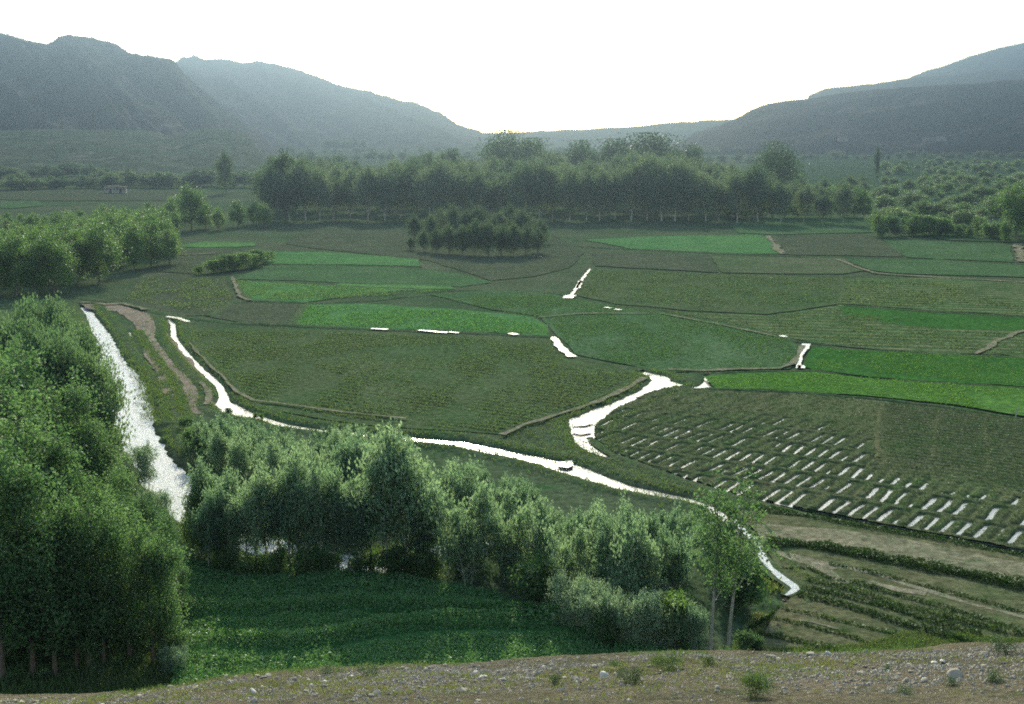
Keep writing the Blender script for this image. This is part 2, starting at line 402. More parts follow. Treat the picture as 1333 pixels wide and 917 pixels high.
field('dull_band', [(860, 405), (1000, 412), (1095, 398), (1180, 425), (1333, 432), (1420, 440), (1420, 470), (1333, 464), (1200, 460), (1060, 448), (960, 424)], M_brown3)
field('cross_ridged_field', [(1100, 364), (1200, 362), (1333, 368), (1500, 374), (1500, 420), (1333, 412), (1200, 404), (1090, 396)], M_brown3)
field('green_band', [(1090, 399), (1200, 407), (1333, 415), (1500, 420), (1500, 440), (1333, 432), (1250, 430), (1170, 424), (1100, 412)], M_deep)
field('small_bright_field', [(760, 313), (850, 308), (985, 306), (1003, 312), (1016, 331), (940, 331), (820, 324)], M_green)
field('soil_field', [(1012, 308), (1130, 307), (1165, 320), (1175, 335), (1022, 332)], M_brown)
field('grass_field', [(950, 292), (1000, 282), (1135, 283), (1140, 303), (1010, 306), (960, 304)], M_mid)
field('right_green_field', [(1150, 312), (1240, 316), (1315, 320), (1320, 342), (1180, 336), (1160, 322)], M_mid)
field('pale_furrow_field', [(925, 334), (1100, 337), (1125, 353), (1095, 358), (940, 356)], M_brown2)
field('right_mid_field', [(1100, 338), (1200, 338), (1333, 345), (1500, 350), (1500, 366), (1333, 362), (1170, 357), (1130, 352)], M_mid)
field('dull_field', [(770, 330), (925, 334), (935, 356), (775, 347)], M_brown)
field('loop_field', [(1290, 460), (1305, 445), (1333, 436), (1500, 440), (1500, 472), (1333, 468)], M_brown3)
field('deep_green_field', [(1055, 453), (1150, 459), (1290, 466), (1500, 474), (1500, 520), (1333, 505), (1180, 497), (1060, 483), (1047, 478)], M_deep)
field('vivid_green_field', [(915, 492), (960, 488), (1060, 486), (1180, 499), (1333, 508), (1500, 524), (1500, 572), (1333, 543), (1230, 527), (1130, 517), (1000, 509), (930, 508)], M_vivid)
field('far_left_green', [(0, 236), (60, 234), (125, 236), (130, 240), (60, 243), (0, 244)], M_mid, jit=0.8)
field('far_left_plot', [(0, 262), (50, 262), (58, 268), (20, 272), (0, 272)], M_mid)
field('far_plot', [(-200, 246), (120, 247), (230, 250), (230, 262), (60, 262), (-200, 256)], M_brown)
field('far_plain_left', [(-300, 206), (140, 206), (320, 214), (330, 232), (120, 228), (-300, 228)], M_mid)
field('far_green', [(860, 189), (1000, 187), (1010, 191), (880, 194)], M_lime)
field('far_dry_plain', [(880, 176), (1500, 172), (1800, 176), (1500, 181), (1000, 181)], M_bare)
field('far_right_plain', [(1000, 200), (1500, 197), (1900, 215), (1700, 312), (1320, 316), (1240, 314), (1145, 300), (1138, 280), (1060, 272), (1000, 240)], M_orch)
field('left_bank_meadow', [(-60, 400), (60, 392), (100, 396), (112, 412), (126, 450), (128, 500), (120, 560), (60, 600), (-60, 600)], M_bank)

# the dense near field (plants are scattered below), its smooth light strip
field('near_crop_field', [(225, 733), (300, 738), (420, 745), (520, 752), (640, 775), (720, 800), (800, 838), (860, 850), (1010, 860), (1010, 900), (560, 905), (222, 905), (228, 850), (205, 760)], M_alf)
field('strip_field', [(985, 700), (1040, 712), (1120, 728), (1240, 752), (1400, 785), (1500, 900), (960, 900), (975, 850), (1000, 815), (1028, 782), (1012, 750), (1000, 725)], M_soilstrip)
field('field_road', [(975, 686), (1000, 682), (1100, 690), (1230, 714), (1333, 735), (1500, 770), (1500, 800), (1333, 766), (1230, 745), (1120, 724), (1050, 712), (990, 706)], M_track)
field('road_verge', [(960, 668), (1040, 676), (1140, 690), (1333, 728), (1500, 764), (1500, 772), (1333, 737), (1180, 706), (1100, 694), (1000, 686), (972, 686)], M_soilstrip)
for q, wd in (([(993, 718), (1030, 727), (1080, 738), (1143, 752), (1233, 782), (1333, 808), (1450, 840)], 0.32),
              ([(1000, 718), (1035, 733), (1065, 740), (1090, 755), (1100, 764)], 0.5),
              ([(1035, 728), (1060, 735), (1085, 746)], 0.35), ([(1130, 762), (1170, 772), (1205, 778)], 0.6),
              ([(1090, 824), (1060, 815), (1040, 812)], 0.15)):
    ribbon('pale_soil_path', GP(q), wd * 0.7, M_path, jit=1.0, seed=int(q[0][0]))
for q, wd in (([(1000, 308), (1008, 320), (1018, 332)], 0.9), ([(1090, 339), (1112, 348), (1140, 357), (1200, 361), (1333, 369), (1450, 374)], 0.6),
              ([(1322, 318), (1330, 330), (1328, 342)], 1.2), ([(1265, 287), (1290, 286), (1310, 285)], 0.8),
              ([(1333, 432), (1300, 445), (1280, 458), (1270, 463)], 0.5), ([(652, 569), (690, 553), (735, 540), (780, 525), (815, 508), (838, 494)], 0.42),
              ([(1043, 452), (1038, 465), (1032, 476), (1015, 482), (960, 483), (910, 485), (870, 483)], 0.45),
              ([(700, 415), (760, 410), (860, 410), (940, 425), (1010, 440)], 0.3), ([(302, 362), (312, 388), (325, 393)], 0.4),
              ([(246, 448), (270, 475), (292, 495), (306, 512), (330, 524), (380, 530), (450, 540), (530, 548)], 0.25),
              ([(125, 398), (160, 397), (190, 405)], 0.5), ([(200, 332), (240, 333), (280, 331)], 0.6), ([(262, 500), (272, 515), (268, 530)], 0.35)):
    ribbon('pale_soil_path', GP(q), wd * 0.7, M_path, jit=1.0, seed=int(q[0][0]))
CE = GP([(955, 680), (968, 694), (985, 712), (992, 728), (1003, 745), (1018, 758), (1033, 768), (1036, 772), (1030, 777), (1023, 780)])
ribbon('canal_tail_water', CE, [0.12, 0.2, 0.2, 0.2, 0.24, 0.24, 0.22, 0.2, 0.16, 0.08], M_river, z=0.22, jit=0.35, seed=12, step=0.3)
ribbon('canal_tail_mud', CE, [0.5, 0.5, 0.5, 0.55, 0.6, 0.6, 0.55, 0.5, 0.4, 0.3], M_bank, z=0.205, jit=0.4, seed=13, step=0.3)
# small glinting ditches
for q, wd in (([(720, 441), (728, 453), (736, 460), (745, 467)], 0.42), ([(483, 430), (505, 431)], 0.3), ([(545, 432), (565, 434), (583, 435)], 0.4), ([(584, 434.5), (597, 435.5)], 0.3),
              ([(664, 436), (673, 438)], 0.35), ([(738, 390), (744, 386)], 0.7), ([(744, 386), (750, 378), (756, 368), (768, 352)], 0.22), ([(752, 377), (756, 367)], 0.35),
              ([(787, 402), (795, 403)], 0.4), ([(801, 404.5), (808, 405.5)], 0.3), ([(698, 336), (704, 335)], 0.8), ([(1018, 439), (1023, 441)], 0.45),
              ([(1050, 450), (1048, 457)], 0.35), ([(1048, 457), (1042, 466), (1041, 476), (1040, 482)], 0.2), ([(217, 414), (232, 416), (246, 421)], 0.35),
              ([(870, 503), (886, 505)], 0.3), ([(1040, 478), (1041, 482)], 0.4)):
    ribbon('irrigation_water', GP(q), wd, M_water, z=0.22, jit=0.6, seed=int(q[0][0]), step=0.5)
# earth banks between the fields
BUNDS = [([(100, 388), (160, 395), (230, 413), (300, 421), (380, 424), (480, 429), (600, 434), (700, 439), (722, 440)], 0.8, 0.55),
 ([(746, 468), (790, 474), (836, 483)], 0.5, 0.3), ([(303, 366), (313, 380), (324, 392), (402, 395), (392, 404), (379, 424)], 0.7, 0.5),
 ([(324, 392), (300, 396), (272, 412)], 0.6, 0.4), ([(402, 396), (480, 392), (560, 384), (640, 378)], 0.6, 0.35),
 ([(305, 365), (400, 370), (470, 374), (590, 379), (640, 378), (740, 385)], 0.6, 0.4), ([(345, 345), (440, 346), (548, 349)], 0.6, 0.4),
 ([(700, 318), (760, 322), (860, 327), (1000, 333), (1140, 338), (1220, 339), (1333, 346), (1450, 350)], 0.9, 0.7),
 ([(930, 357), (1095, 361), (1130, 358)], 0.7, 0.35), ([(770, 350), (930, 358)], 0.5, 0.3),
 ([(860, 404), (960, 422), (1040, 446), (1100, 451), (1200, 460), (1300, 465), (1500, 474)], 0.55, 0.5),
 ([(1095, 362), (1098, 380), (1092, 396)], 0.5, 0.3), ([(1090, 397), (1200, 405), (1333, 413), (1500, 420)], 0.5, 0.3),
 ([(905, 487), (1000, 484), (1060, 483), (1180, 496), (1333, 506), (1500, 522)], 0.45, 0.35),
 ([(922, 507), (1000, 510), (1130, 519), (1230, 530), (1333, 548), (1500, 580)], 0.4, 0.5),
 ([(1130, 514), (1230, 525), (1333, 541), (1500, 570)], 0.3, 0.4),
 ([(770, 570), (800, 592), (860, 615), (930, 640), (990, 655), (1053, 672), (1143, 690), (1233, 707), (1333, 727), (1450, 755)], 0.6, 0.35),
 ([(820, 502), (780, 522), (735, 537), (690, 551), (655, 566)], 0.3, 0.25)]
for i, (q, wd, h) in enumerate(BUNDS):
    bund('field_bank', q, wd, h, M_bank, seed=i + 11)

# ------------------------------------------------------------------ furrowed field with water in the furrows
UV = np.array([[0.84, -0.54], [0.54, 0.84]]); UV = UV / np.linalg.norm(UV, axis=1)[:, None]
O = np.array(G(965, 652))
FUR = GP([(800, 592), (772, 572), (773, 556), (800, 534), (840, 515), (870, 506), (930, 511), (1033, 515), (1150, 524), (1240, 535), (1333, 551), (1480, 580), (1480, 745), (1333, 720), (1233, 701), (1143, 685), (1053, 667), (965, 648), (900, 628), (850, 611)])
du = 0.14
us = np.arange(-22, 50, du); vs = np.arange(-8, 36, du)
U, W_ = np.meshgrid(us, vs, indexing='ij')
FX = O[0] + U * UV[0, 0] + W_ * UV[1, 0]; FY = O[1] + U * UV[0, 1] + W_ * UV[1, 1]
def furrow(U, Vv, X, Y):
    Uw = U + 0.5 * (fbm(U * 0.25, Vv * 0.25, 51, 3) - 0.5) + 0.010 * (Vv + 2) * np.sin(U * 0.2); Vw = Vv + 1.6 * (fbm(U * 0.09, Vv * 0.09, 52, 2) - 0.5) + 0.012 * U
    sp = 1.0; rl = 4.3
    row = np.floor(Vw / rl); v = Vw - row * rl
    off = hash2(row, row * 0 + 3, 5) * 2
    uu = Uw + off
    k = np.round(uu / sp); du_ = np.abs(uu - k * sp)
    end = 0.55
    d1 = np.hypot(du_, np.maximum(np.maximum(end - v, v - (rl - end)), 0))
    kk = np.floor(uu / sp); top = (np.mod(kk, 2) == 0)
    d2 = np.where(top, np.abs(v - (rl - end)), np.abs(v - end))
    d = np.minimum(d1, d2)
    ch = np.clip((d - 0.12) / 0.14, 0, 1); ch = ch * ch * (3 - 2 * ch)
    # fine cross rows with no water in the upper right part
    d3 = np.abs(np.mod(Vw, 0.95) - 0.475)
    ch2 = np.clip(d3 / 0.3, 0, 1) ** 1.3
    return ch, ch2, d, k, row, v
ch, ch2, dd, kk, row, vloc = furrow(U, W_, FX, FY)
px_, py_ = np.vectorize(pix)(FX, FY, 0.0)
wet = np.clip(1.15 + np.clip((16 - U) / 26, 0, 0.75) - (W_ - 3 - 2.0 * (fbm(U * 0.1, W_ * 0.1, 61, 2) - 0.5)) / 15.0, 0, 1)
fine_zone = 1 / (1 + np.exp(-((px_ - 1150) / 12 + 0))) * (1 / (1 + np.exp(((py_ - (618 + (px_ - 1150) * 0.16)) / 5))))
pitch_lvl = 0.5 * hash2(np.floor(kk / 1), row, 71) + 0.5 * fbm(U * 0.9, W_ * 0.5, 73, 3)
odd = np.mod(kk, 2)
floor_ = 0.0 + 0.16 * (1 - wet) + 0.21 * (pitch_lvl - 0.45) + 0.06 * odd
hl = 0.17 + 0.06 * fbm(U * 2.5, W_ * 2.5, 81, 3)
h_s = floor_ * (1 - ch) + hl * ch + 0.05 * np.exp(-((dd - 0.33) / 0.1) ** 2)
h_f = 0.17 + 0.12 * ch2 + 0.05 * fbm(U * 2.5, W_ * 2.5, 82, 3)
FZ = h_s * (1 - fine_zone) + h_f * fine_zone
ins = in_poly(FX, FY, FUR)
Fc = grid_faces(len(us), len(vs)); insf = ins.ravel()
Fc = Fc[insf[Fc].all(1)]
used = np.unique(Fc); remap = np.zeros(insf.size, int); remap[used] = np.arange(len(used))
V = np.stack([FX.ravel(), FY.ravel(), FZ.ravel()], 1)[used]
link('furrowed_field', mesh_np('furrowed_field', V, remap[Fc], [M_furrow], smooth=True), kind='structure')
bm = bmesh.new(); f = bm.faces.new([bm.verts.new((x, y, 0.075)) for x, y in FUR]); bmesh.ops.triangulate(bm, faces=[f])
me = bpy.data.meshes.new('furrow_water'); bm.to_mesh(me); bm.free(); me.materials.append(M_water)
link('furrow_water', me, kind='structure')
for q in ([(1150, 528), (1146, 545), (1142, 570), (1145, 600)], [(1222, 540), (1217, 565), (1215, 600)], [(1280, 550), (1283, 580), (1290, 615)], [(1145, 600), (1180, 608), (1240, 618), (1290, 634), (1340, 652), (1430, 680)]):
    bund('field_bank', q, 0.35, 0.3, M_soilstrip, seed=int(q[0][0]), z0=0.18)

# ------------------------------------------------------------------ leaf scatter helper
def leaf_quads(P, ax, ll, lw, rng, flat=0.0):
    """diamond leaves at P (n x 3) along axes ax, length ll, width lw"""
    n = len(P)
    ax = ax / (np.linalg.norm(ax, axis=1)[:, None] + 1e-9)
    r = rng.normal(size=(n, 3)); r[:, 2] *= (1 - flat)
    sd_ = np.cross(ax, r); sd_ /= (np.linalg.norm(sd_, axis=1)[:, None] + 1e-9)
    L = ll * rng.uniform(0.7, 1.3, (n, 1)); W = lw * rng.uniform(0.7, 1.3, (n, 1))
    a = P - ax * L / 2; b = P + sd_ * W / 2; c = P + ax * L / 2; d = P - sd_ * W / 2
    V = np.stack([a, b, c, d], 1).reshape(-1, 3)
    Fc = np.arange(4 * n).reshape(n, 4)
    return V, Fc

def tube(P, rad, sides=6):
    P = np.asarray(P, float); n = len(P)
    T = np.gradient(P, axis=0); T /= np.linalg.norm(T, axis=1)[:, None]
    up = np.array([0, 0, 1.0]) if abs(T[0, 2]) < 0.8 else np.array([1.0, 0, 0])
    A = np.cross(T, up); A /= np.linalg.norm(A, axis=1)[:, None]; B = np.cross(T, A)
    th = np.linspace(0, 2 * math.pi, sides, endpoint=False)
    V = P[:, None] + (A[:, None] * np.cos(th)[None, :, None] + B[:, None] * np.sin(th)[None, :, None]) * np.asarray(rad)[:, None, None]
    Fc = []
    for i in range(n - 1):
        for j in range(sides):
            Fc.append((i * sides + j, i * sides + (j + 1) % sides, (i + 1) * sides + (j + 1) % sides, (i + 1) * sides + j))
    return V.reshape(-1, 3), np.array(Fc)

def join(parts):
    V, Fc, o = [], [], 0
    for v, f in parts:
        V.append(v); Fc.append(f + o); o += len(v)
    return np.concatenate(V), np.concatenate(Fc)

def env(t, shape):
    t = np.clip(t, 0, 1)
    if shape == 'poplar': return np.sin(math.pi * (0.06 + 0.94 * t) ** 0.8) ** 0.65
    if shape == 'spire': return (1 - t) ** 0.8 * np.minimum(1, t * 6 + 0.3)
    if shape == 'shrub': return np.sqrt(np.maximum(0, 1 - t ** 1.6)) * (0.7 + 0.3 * t)
    return np.sqrt(np.maximum(0, 1 - (1.7 * t - 0.75) ** 2)) ** 0.8
PROTO = {}
def gen_tree(kind, H, Rr, cb, nleaf, ll, lw, seed, shape='round', nl=22, up=0.5, clump=0.35, lm=None, bmt=None, tr=0.016, stems=1, plume=False, hollow=0.3, one=False):
    rng = np.random.default_rng(seed)
    parts = []; tips = []
    for s in range(stems):
        bx, by = (rng.normal(0, Rr * 0.22, 2) if stems > 1 else (0, 0))
        lean = rng.normal(0, 0.03 if stems == 1 else 0.16, 2) * H
        zz = np.linspace(0, 1, 7)
        P = np.stack([bx + lean[0] * zz ** 1.4 + 0.012 * H * np.sin(zz * 5 + seed), by + lean[1] * zz ** 1.4 + 0.012 * H * np.cos(zz * 4 + seed), zz * H * 0.93], 1)
        rad = H * tr * (1 - zz * 0.85) / (stems ** 0.4); rad[0] *= 1.3
        parts.append(tube(P, rad, 7))
        m = max(6, nl // stems)
        for i in range(m):
            t = (i + rng.uniform(0, 1)) / m
            z0 = H * (cb * 0.75 + (0.93 - cb * 0.75) * t * 0.9); ph = i * 2.4 + rng.uniform(-0.4, 0.4)
            tt = np.clip((z0 / H - cb) / (1 - cb) + 0.12, 0.03, 0.97)
            rr = Rr * env(np.array(tt), shape) * rng.uniform(0.4, 1.3) * (1 if stems == 1 else 0.75)
            c = np.array([np.interp(z0, P[:, 2], P[:, 0]), np.interp(z0, P[:, 2], P[:, 1]), z0])
            tip = c + np.array([math.cos(ph) * rr, math.sin(ph) * rr, rr * up * rng.uniform(0.6, 1.6) + H * 0.03])
            dome = math.sqrt(max(0.02, 1 - min(1, rr / (Rr * 1.25)) ** 2)) if shape in ('round', 'shrub') else 1 - 0.35 * min(1, rr / (Rr * 1.2))
            tip[2] = min(tip[2], H * (cb + 0.1 + (0.9 - cb) * dome) * rng.uniform(0.86, 1.02)); 
            midp = (c + tip) / 2 + np.array([0, 0, -0.06 * rr])
            parts.append(tube([c, midp, tip], [H * tr * 0.32, H * tr * 0.2, H * tr * 0.07], 4))
            tips.append((c, tip, rr))
        tips.append((np.array([P[5][0], P[5][1], H * 0.8]), np.array([P[6][0], P[6][1], H * 0.99]), Rr * 0.35))
    wts = np.array([0.25 * Rr + q[2] for q in tips]) ** 1.6; wts /= wts.sum()
    idx = rng.choice(len(tips), nleaf, p=wts)
    s = rng.beta(2.2, 1.1, nleaf) * (1 - hollow) + hollow
    A = np.array([q[0] for q in tips])[idx]; B = np.array([q[1] for q in tips])[idx]; RR = np.array([q[2] for q in tips])[idx]
    sig = (clump * (0.35 * Rr + 0.4 * RR) * (0.5 + 0.7 * s))[:, None]
    Pn = A + (B - A) * s[:, None] + rng.normal(size=(nleaf, 3)) * sig * np.array([1, 1, 0.9])
    # small twig clusters: pull leaves to shared sub-centres
    cen = rng.normal(size=(len(tips) * 9, 3)); pick = idx * 9 + rng.integers(0, 9, nleaf)
    Pn += cen[pick] * sig * 0.55
    Pn[:, 2] = np.clip(Pn[:, 2], 0.04 * H + 0.0 * Pn[:, 2], H * 1.02 - np.abs(rng.normal(0, 0.01, nleaf)) * H)
    low = Pn[:, 2] < cb * H * rng.uniform(0.6, 1.0, nleaf)
    Pn = Pn[~low]; Bd = (B - A)[~low]
    if plume: ax = Bd / (np.linalg.norm(Bd, axis=1)[:, None] + 1e-6) * 0.5 + np.array([0, 0, 1.0]) + rng.normal(size=Pn.shape) * 0.28
    else: ax = rng.normal(size=Pn.shape); ax[:, 2] -= 0.5
    if plume:
        nsh = int(len(Pn) * 0.3); js = rng.integers(0, len(tips), nsh); k6 = rng.integers(0, 3, nsh)
        sv = rng.normal(size=(len(tips) * 3, 3)) * 0.035 * H; sv[:, 2] = H * rng.uniform(0.06, 0.24, len(tips) * 3)
        so_ = rng.normal(size=(len(tips) * 3, 3)) * Rr * 0.16
        tb = np.array([q[1] for q in tips])[js] + so_[js * 3 + k6]; tb[:, 2] -= 0.08 * H
        Ps = tb + sv[js * 3 + k6] * rng.uniform(0, 1, nsh)[:, None] + rng.normal(size=(nsh, 3)) * (0.05 + 0.012 * H)
        axs = sv[js * 3 + k6] / H * 5 + rng.normal(size=Ps.shape) * 0.3
        Pn = np.concatenate([Pn[nsh:], Ps]); ax = np.concatenate([ax[nsh:], axs])
    LV, LF = leaf_quads(Pn, ax, ll, lw, rng)
    TV, TF = join(parts)
    top = LV[:, 2].max()
    if one:
        V, Fc = join([(TV, TF), (LV, LF)])
        me = mesh_np(kind, V, Fc, [bmt, lm], mi=np.r_[np.zeros(len(TF)), np.ones(len(LF))])
        PROTO.setdefault(kind, []).append((top, me, None))
    else:
        PROTO.setdefault(kind, []).append((top, mesh_np(kind + '_trunk', TV, TF, [bmt], smooth=True), mesh_np(kind + '_crown', LV, LF, [lm])))

for i in range(5): gen_tree('leafy', 13.5, 1.9, 0.14, 9500, 0.20, 0.14, 100 + i, 'round', 30, 0.6, 0.30, L_near, B_brown, tr=0.010)
for i in range(4): gen_tree('plume', 12, 1.9, 0.12, 10000, 0.34, 0.13, 120 + i, 'poplar', 34, 1.6, 0.36, L_plume, B_brown, tr=0.010, plume=True)
for i in range(6): gen_tree('grove', 8, 1.15, 0.30, 3600, 0.26, 0.11, 140 + i, 'poplar', 24, 1.2, 0.32, L_grove, B_pale, tr=0.011, plume=True)
for i in range(5): gen_tree('thicket', 6, 1.2, 0.04, 4200, 0.26, 0.11, 150 + i, 'poplar', 26, 1.3, 0.32, L_grove, B_pale, tr=0.010, plume=True, stems=2)
for i in range(2): gen_tree('sparse', 10, 1.1, 0.40, 1900, 0.17, 0.12, 156 + i, 'round', 22, 0.7, 0.30, L_near, B_pale, tr=0.009)
for i in range(4): gen_tree('willow', 5, 2.3, 0.02, 9000, 0.24, 0.08, 160 + i, 'shrub', 40, 1.3, 0.28, L_silver, B_pale, tr=0.010, stems=6, plume=True)
for i in range(4): gen_tree('massy', 13, 3.6, 0.06, 7000, 0.42, 0.26, 180 + i, 'round', 34, 0.6, 0.26, L_mass, B_brown, tr=0.013)
L_clump = leaf_mat('leaves_clump', (0.065, 0.095, 0.07), (0.05, 0.08, 0.055), 0.4, 0.9)
for i in range(3): gen_tree('clump', 13, 3.8, 0.03, 8000, 0.42, 0.22, 190 + i, 'poplar', 34, 1.0, 0.34, L_clump, B_brown, tr=0.013, plume=True)
for i in range(5): gen_tree('wood', 18, 3.8, 0.14, 9000, 0.55, 0.22, 200 + i, 'poplar', 40, 1.5, 0.40, L_wood, B_pale, tr=0.010, plume=True)
for i in range(3): gen_tree('broad', 18, 8.0, 0.15, 6000, 0.75, 0.45, 220 + i, 'round', 34, 0.5, 0.30, L_dark, B_dark, tr=0.014)
for i in range(2): gen_tree('column', 18, 3.4, 0.06, 5000, 0.6, 0.35, 230 + i, 'poplar', 34, 1.6, 0.30, L_dark, B_dark, tr=0.010)
for i in range(4): gen_tree('bush', 3, 2.0, 0.0, 3000, 0.26, 0.13, 240 + i, 'shrub', 24, 0.9, 0.30, L_mass, B_brown, tr=0.012, stems=4)
for i in range(3): gen_tree('lightbush', 4, 2.6, 0.0, 3500, 0.36, 0.16, 250 + i, 'shrub', 24, 1.2, 0.28, L_plume, B_brown, tr=0.012, stems=5, plume=True)
for i in range(4): gen_tree('fartree', 9, 3.6, 0.08, 1400, 0.8, 0.5, 260 + i, 'round', 16, 0.6, 0.30, L_wood, B_dark, tr=0.016, one=True)
for i in range(3): gen_tree('scrub', 0.5, 0.32, 0.0, 1600, 0.035, 0.018, 270 + i, 'shrub', 16, 0.9, 0.28, L_dark, B_brown, tr=0.014, stems=4)
for i in range(3): gen_tree('freshscrub', 0.6, 0.45, 0.0, 2200, 0.045, 0.02, 280 + i, 'shrub', 20, 1.2, 0.3, L_grass, B_brown, tr=0.012, stems=5, plume=True)

RNG = random.Random(7)
def tree(name, kind, x, y, h, label, cat='tree', group=None, z=0.0, wide=None, v=None, parts=True):
    lst = PROTO[kind]; top, tm, cm = lst[(RNG.randrange(len(lst)) if v is None else v % len(lst))]
    s = h / top; sw = s * (wide or RNG.uniform(0.88, 1.12))
    if cm is None:
        o = bpy.data.objects.new(name, tm); C.objects.link(o); r = o
    else:
        r = bpy.data.objects.new(name, None); C.objects.link(r); r.empty_display_size = 0.5
        a = bpy.data.objects.new('trunk', tm); b = bpy.data.objects.new('crown', cm)
        for o in (a, b): C.objects.link(o); o.parent = r
    r.location = (x, y, z - 0.05); r.rotation_euler = (0, 0, RNG.uniform(0, 6.28)); r.scale = (sw, sw, s)
    r['label'] = label; r['category'] = cat
    if group: r['group'] = group
    return r
def tree_px(name, kind, px, pb, pt, label, **k):
    x, y = G(px, pb); return tree(name, kind, x, y, max(0.5, height_for(x, y, pt)), label, **k)
def river_clear(x, y, m=0.0):
    A = np.array([x]); B = np.array([y])
    d, t = seg_dist(A, B, RIVER); wv = np.interp(t, range(len(RIVW)), RIVW)
    d2, _ = seg_dist(A, B, CANAL)
    return d[0] > wv[0] + 0.6 + m and d2[0] > 1.6 + m

# ---- left near grove
front = [(8, 892, 545), (42, 884, 560), (74, 886, 590), (101, 876, 615), (114, 877, 630), (137, 872, 632), (168, 862, 640), (199, 868, 655), (214, 860, 668)]
nth = ['first', 'second', 'third', 'fourth', 'fifth', 'sixth', 'seventh', 'eighth', 'ninth']
for i, (a, b, c) in enumerate(front):
    tree_px('broadleaf_tree', 'leafy', a, b, c, 'tall thin-trunked leafy tree, %s from the left along the stony rim' % nth[i], group='front trees of the left grove', v=i, wide=None)
tree_px('broadleaf_tree', 'leafy', 236, 815, 728, 'small pale leafy tree leaning out over the dark crop field, rightmost of the left grove', group='front trees of the left grove')
tree_px('broadleaf_tree', 'leafy', 228, 790, 655, 'slim leafy tree standing just behind the rightmost small tree of the left grove', group='front trees of the left grove')
for i, (a, b, c) in enumerate(((15, 893, 872), (58, 889, 868), (125, 880, 860), (152, 872, 852), (182, 868, 850), (224, 862, 822), (30, 850, 790), (70, 845, 780), (110, 840, 775), (150, 840, 780), (190, 835, 780), (215, 840, 800), (90, 860, 825), (50, 868, 835), (5, 870, 820))):
    tree_px('undergrowth_bush', 'leafy' if i > 5 else 'lightbush', a, b, c, wide=2.2 if i > 5 else 1.0, label= 'leafy bush filling the foot of the left grove between the thin trunks', cat='bush', group='undergrowth of the left grove')
rows = [(812, [(0, 470), (28, 470), (58, 520), (88, 560), (118, 590), (148, 615), (178, 635), (206, 655)]),
        (755, [(-5, 440), (25, 450), (55, 470), (85, 500), (112, 530), (140, 570), (168, 610), (196, 640), (222, 665)]),
        (700, [(-12, 420), (20, 425), (50, 440), (80, 450), (108, 470), (134, 520), (158, 580)])]
for b, l in rows:
    for a, c in l:
        x, y = G(a + RNG.uniform(-6, 6), b + RNG.uniform(-8, 8))
        if not river_clear(x, y) or RNG.random() < 0.2: continue
        tree('broadleaf_tree', 'leafy', x, y, height_for(x, y, c + RNG.uniform(-18, 40)), 'leafy tree deep inside the left grove, behind its front row', group='inner trees of the left grove')
for b, l in ((650, [(-15, 400), (12, 392), (38, 385), (62, 388), (86, 392), (108, 410), (125, 440), (138, 500)]),
             (605, [(-10, 390), (15, 383), (40, 378), (64, 380), (88, 386), (108, 405), (122, 430)]),
             (560, [(-15, 384), (10, 376), (34, 374), (58, 378), (82, 385), (102, 398), (116, 420)]),
             (520, [(0, 378), (25, 374), (50, 376), (75, 382), (95, 392), (108, 410)]),
             (480, [(-10, 380), (20, 375), (50, 378), (78, 386), (96, 398)])):
    for a, c in l:
        x, y = G(a + RNG.uniform(-5, 5), b + RNG.uniform(-8, 8))
        if not river_clear(x, y, 0.3) or RNG.random() < 0.15: continue
        tree('feathery_poplar', 'plume', x, y, height_for(x, y, c + RNG.uniform(-8, 30)), 'light green feathery poplar on the left bank of the river', group='feathery poplars on the left river bank')
tree_px('river_willow', 'willow', 183, 640, 575, 'pale wispy willow on the left bank, hanging over the river where it narrows')
tree_px('river_willow', 'willow', 205, 690, 630, 'pale wispy willow below the lower reach of the river, beside the left grove')
tree_px('river_willow', 'willow', 225, 880, 838, 'small silvery willow bush on the rim at the right foot of the left grove')

# ---- upper left dark wood
def upper_top(px): return np.interp(px, [-60, 0, 60, 120, 180, 215, 232, 250], [285, 278, 276, 266, 262, 258, 300, 335])
for b in (386, 366, 348, 333, 320, 308, 297):
    xr = np.interp(b, [297, 320, 348, 366, 386], [238, 236, 225, 150, 84])
    a = -25 + RNG.uniform(0, 12)
    while a < xr:
        x, y = G(a, b + RNG.uniform(-4, 4))
        t = upper_top(a) + RNG.uniform(-2, 14) + (b - 300) * 0.28
        h = height_for(x, y, t)
        tree('bushy_tree', 'massy', x, y, min(max(h, 4), 15), 'dark bushy tree in the upper left wood, ' + ('near edge' if b > 360 else 'middle depth' if b > 325 else 'far edge') + (', left half' if a < 100 else ', right half'), group='trees of the upper left wood')
        a += RNG.uniform(17, 24) * 200 / y + 3
for a, b, c in ((250, 300, 236), (268, 298, 262), (285, 300, 268), (310, 296, 258), (330, 292, 262), (225, 290, 255), (240, 286, 250), (345, 296, 262)):
    tree_px('bushy_tree', 'massy', a, b, c, 'bushy tree in the ragged belt linking the upper left wood to the hazy poplar wood', group='bushy trees between the two woods')
for a, b, c in ((275, 356, 338), (286, 355, 336), (295, 353, 330), (306, 352, 334), (315, 351, 328), (326, 349, 330), (335, 347, 325), (344, 344, 330), (350, 341, 327), (258, 358, 346)):
    tree_px('low_bush', 'bush', a, b, c, 'low dark bush on the bank of the small soil plot near the bright green strips', cat='bush', group='low bushes by the soil plot')

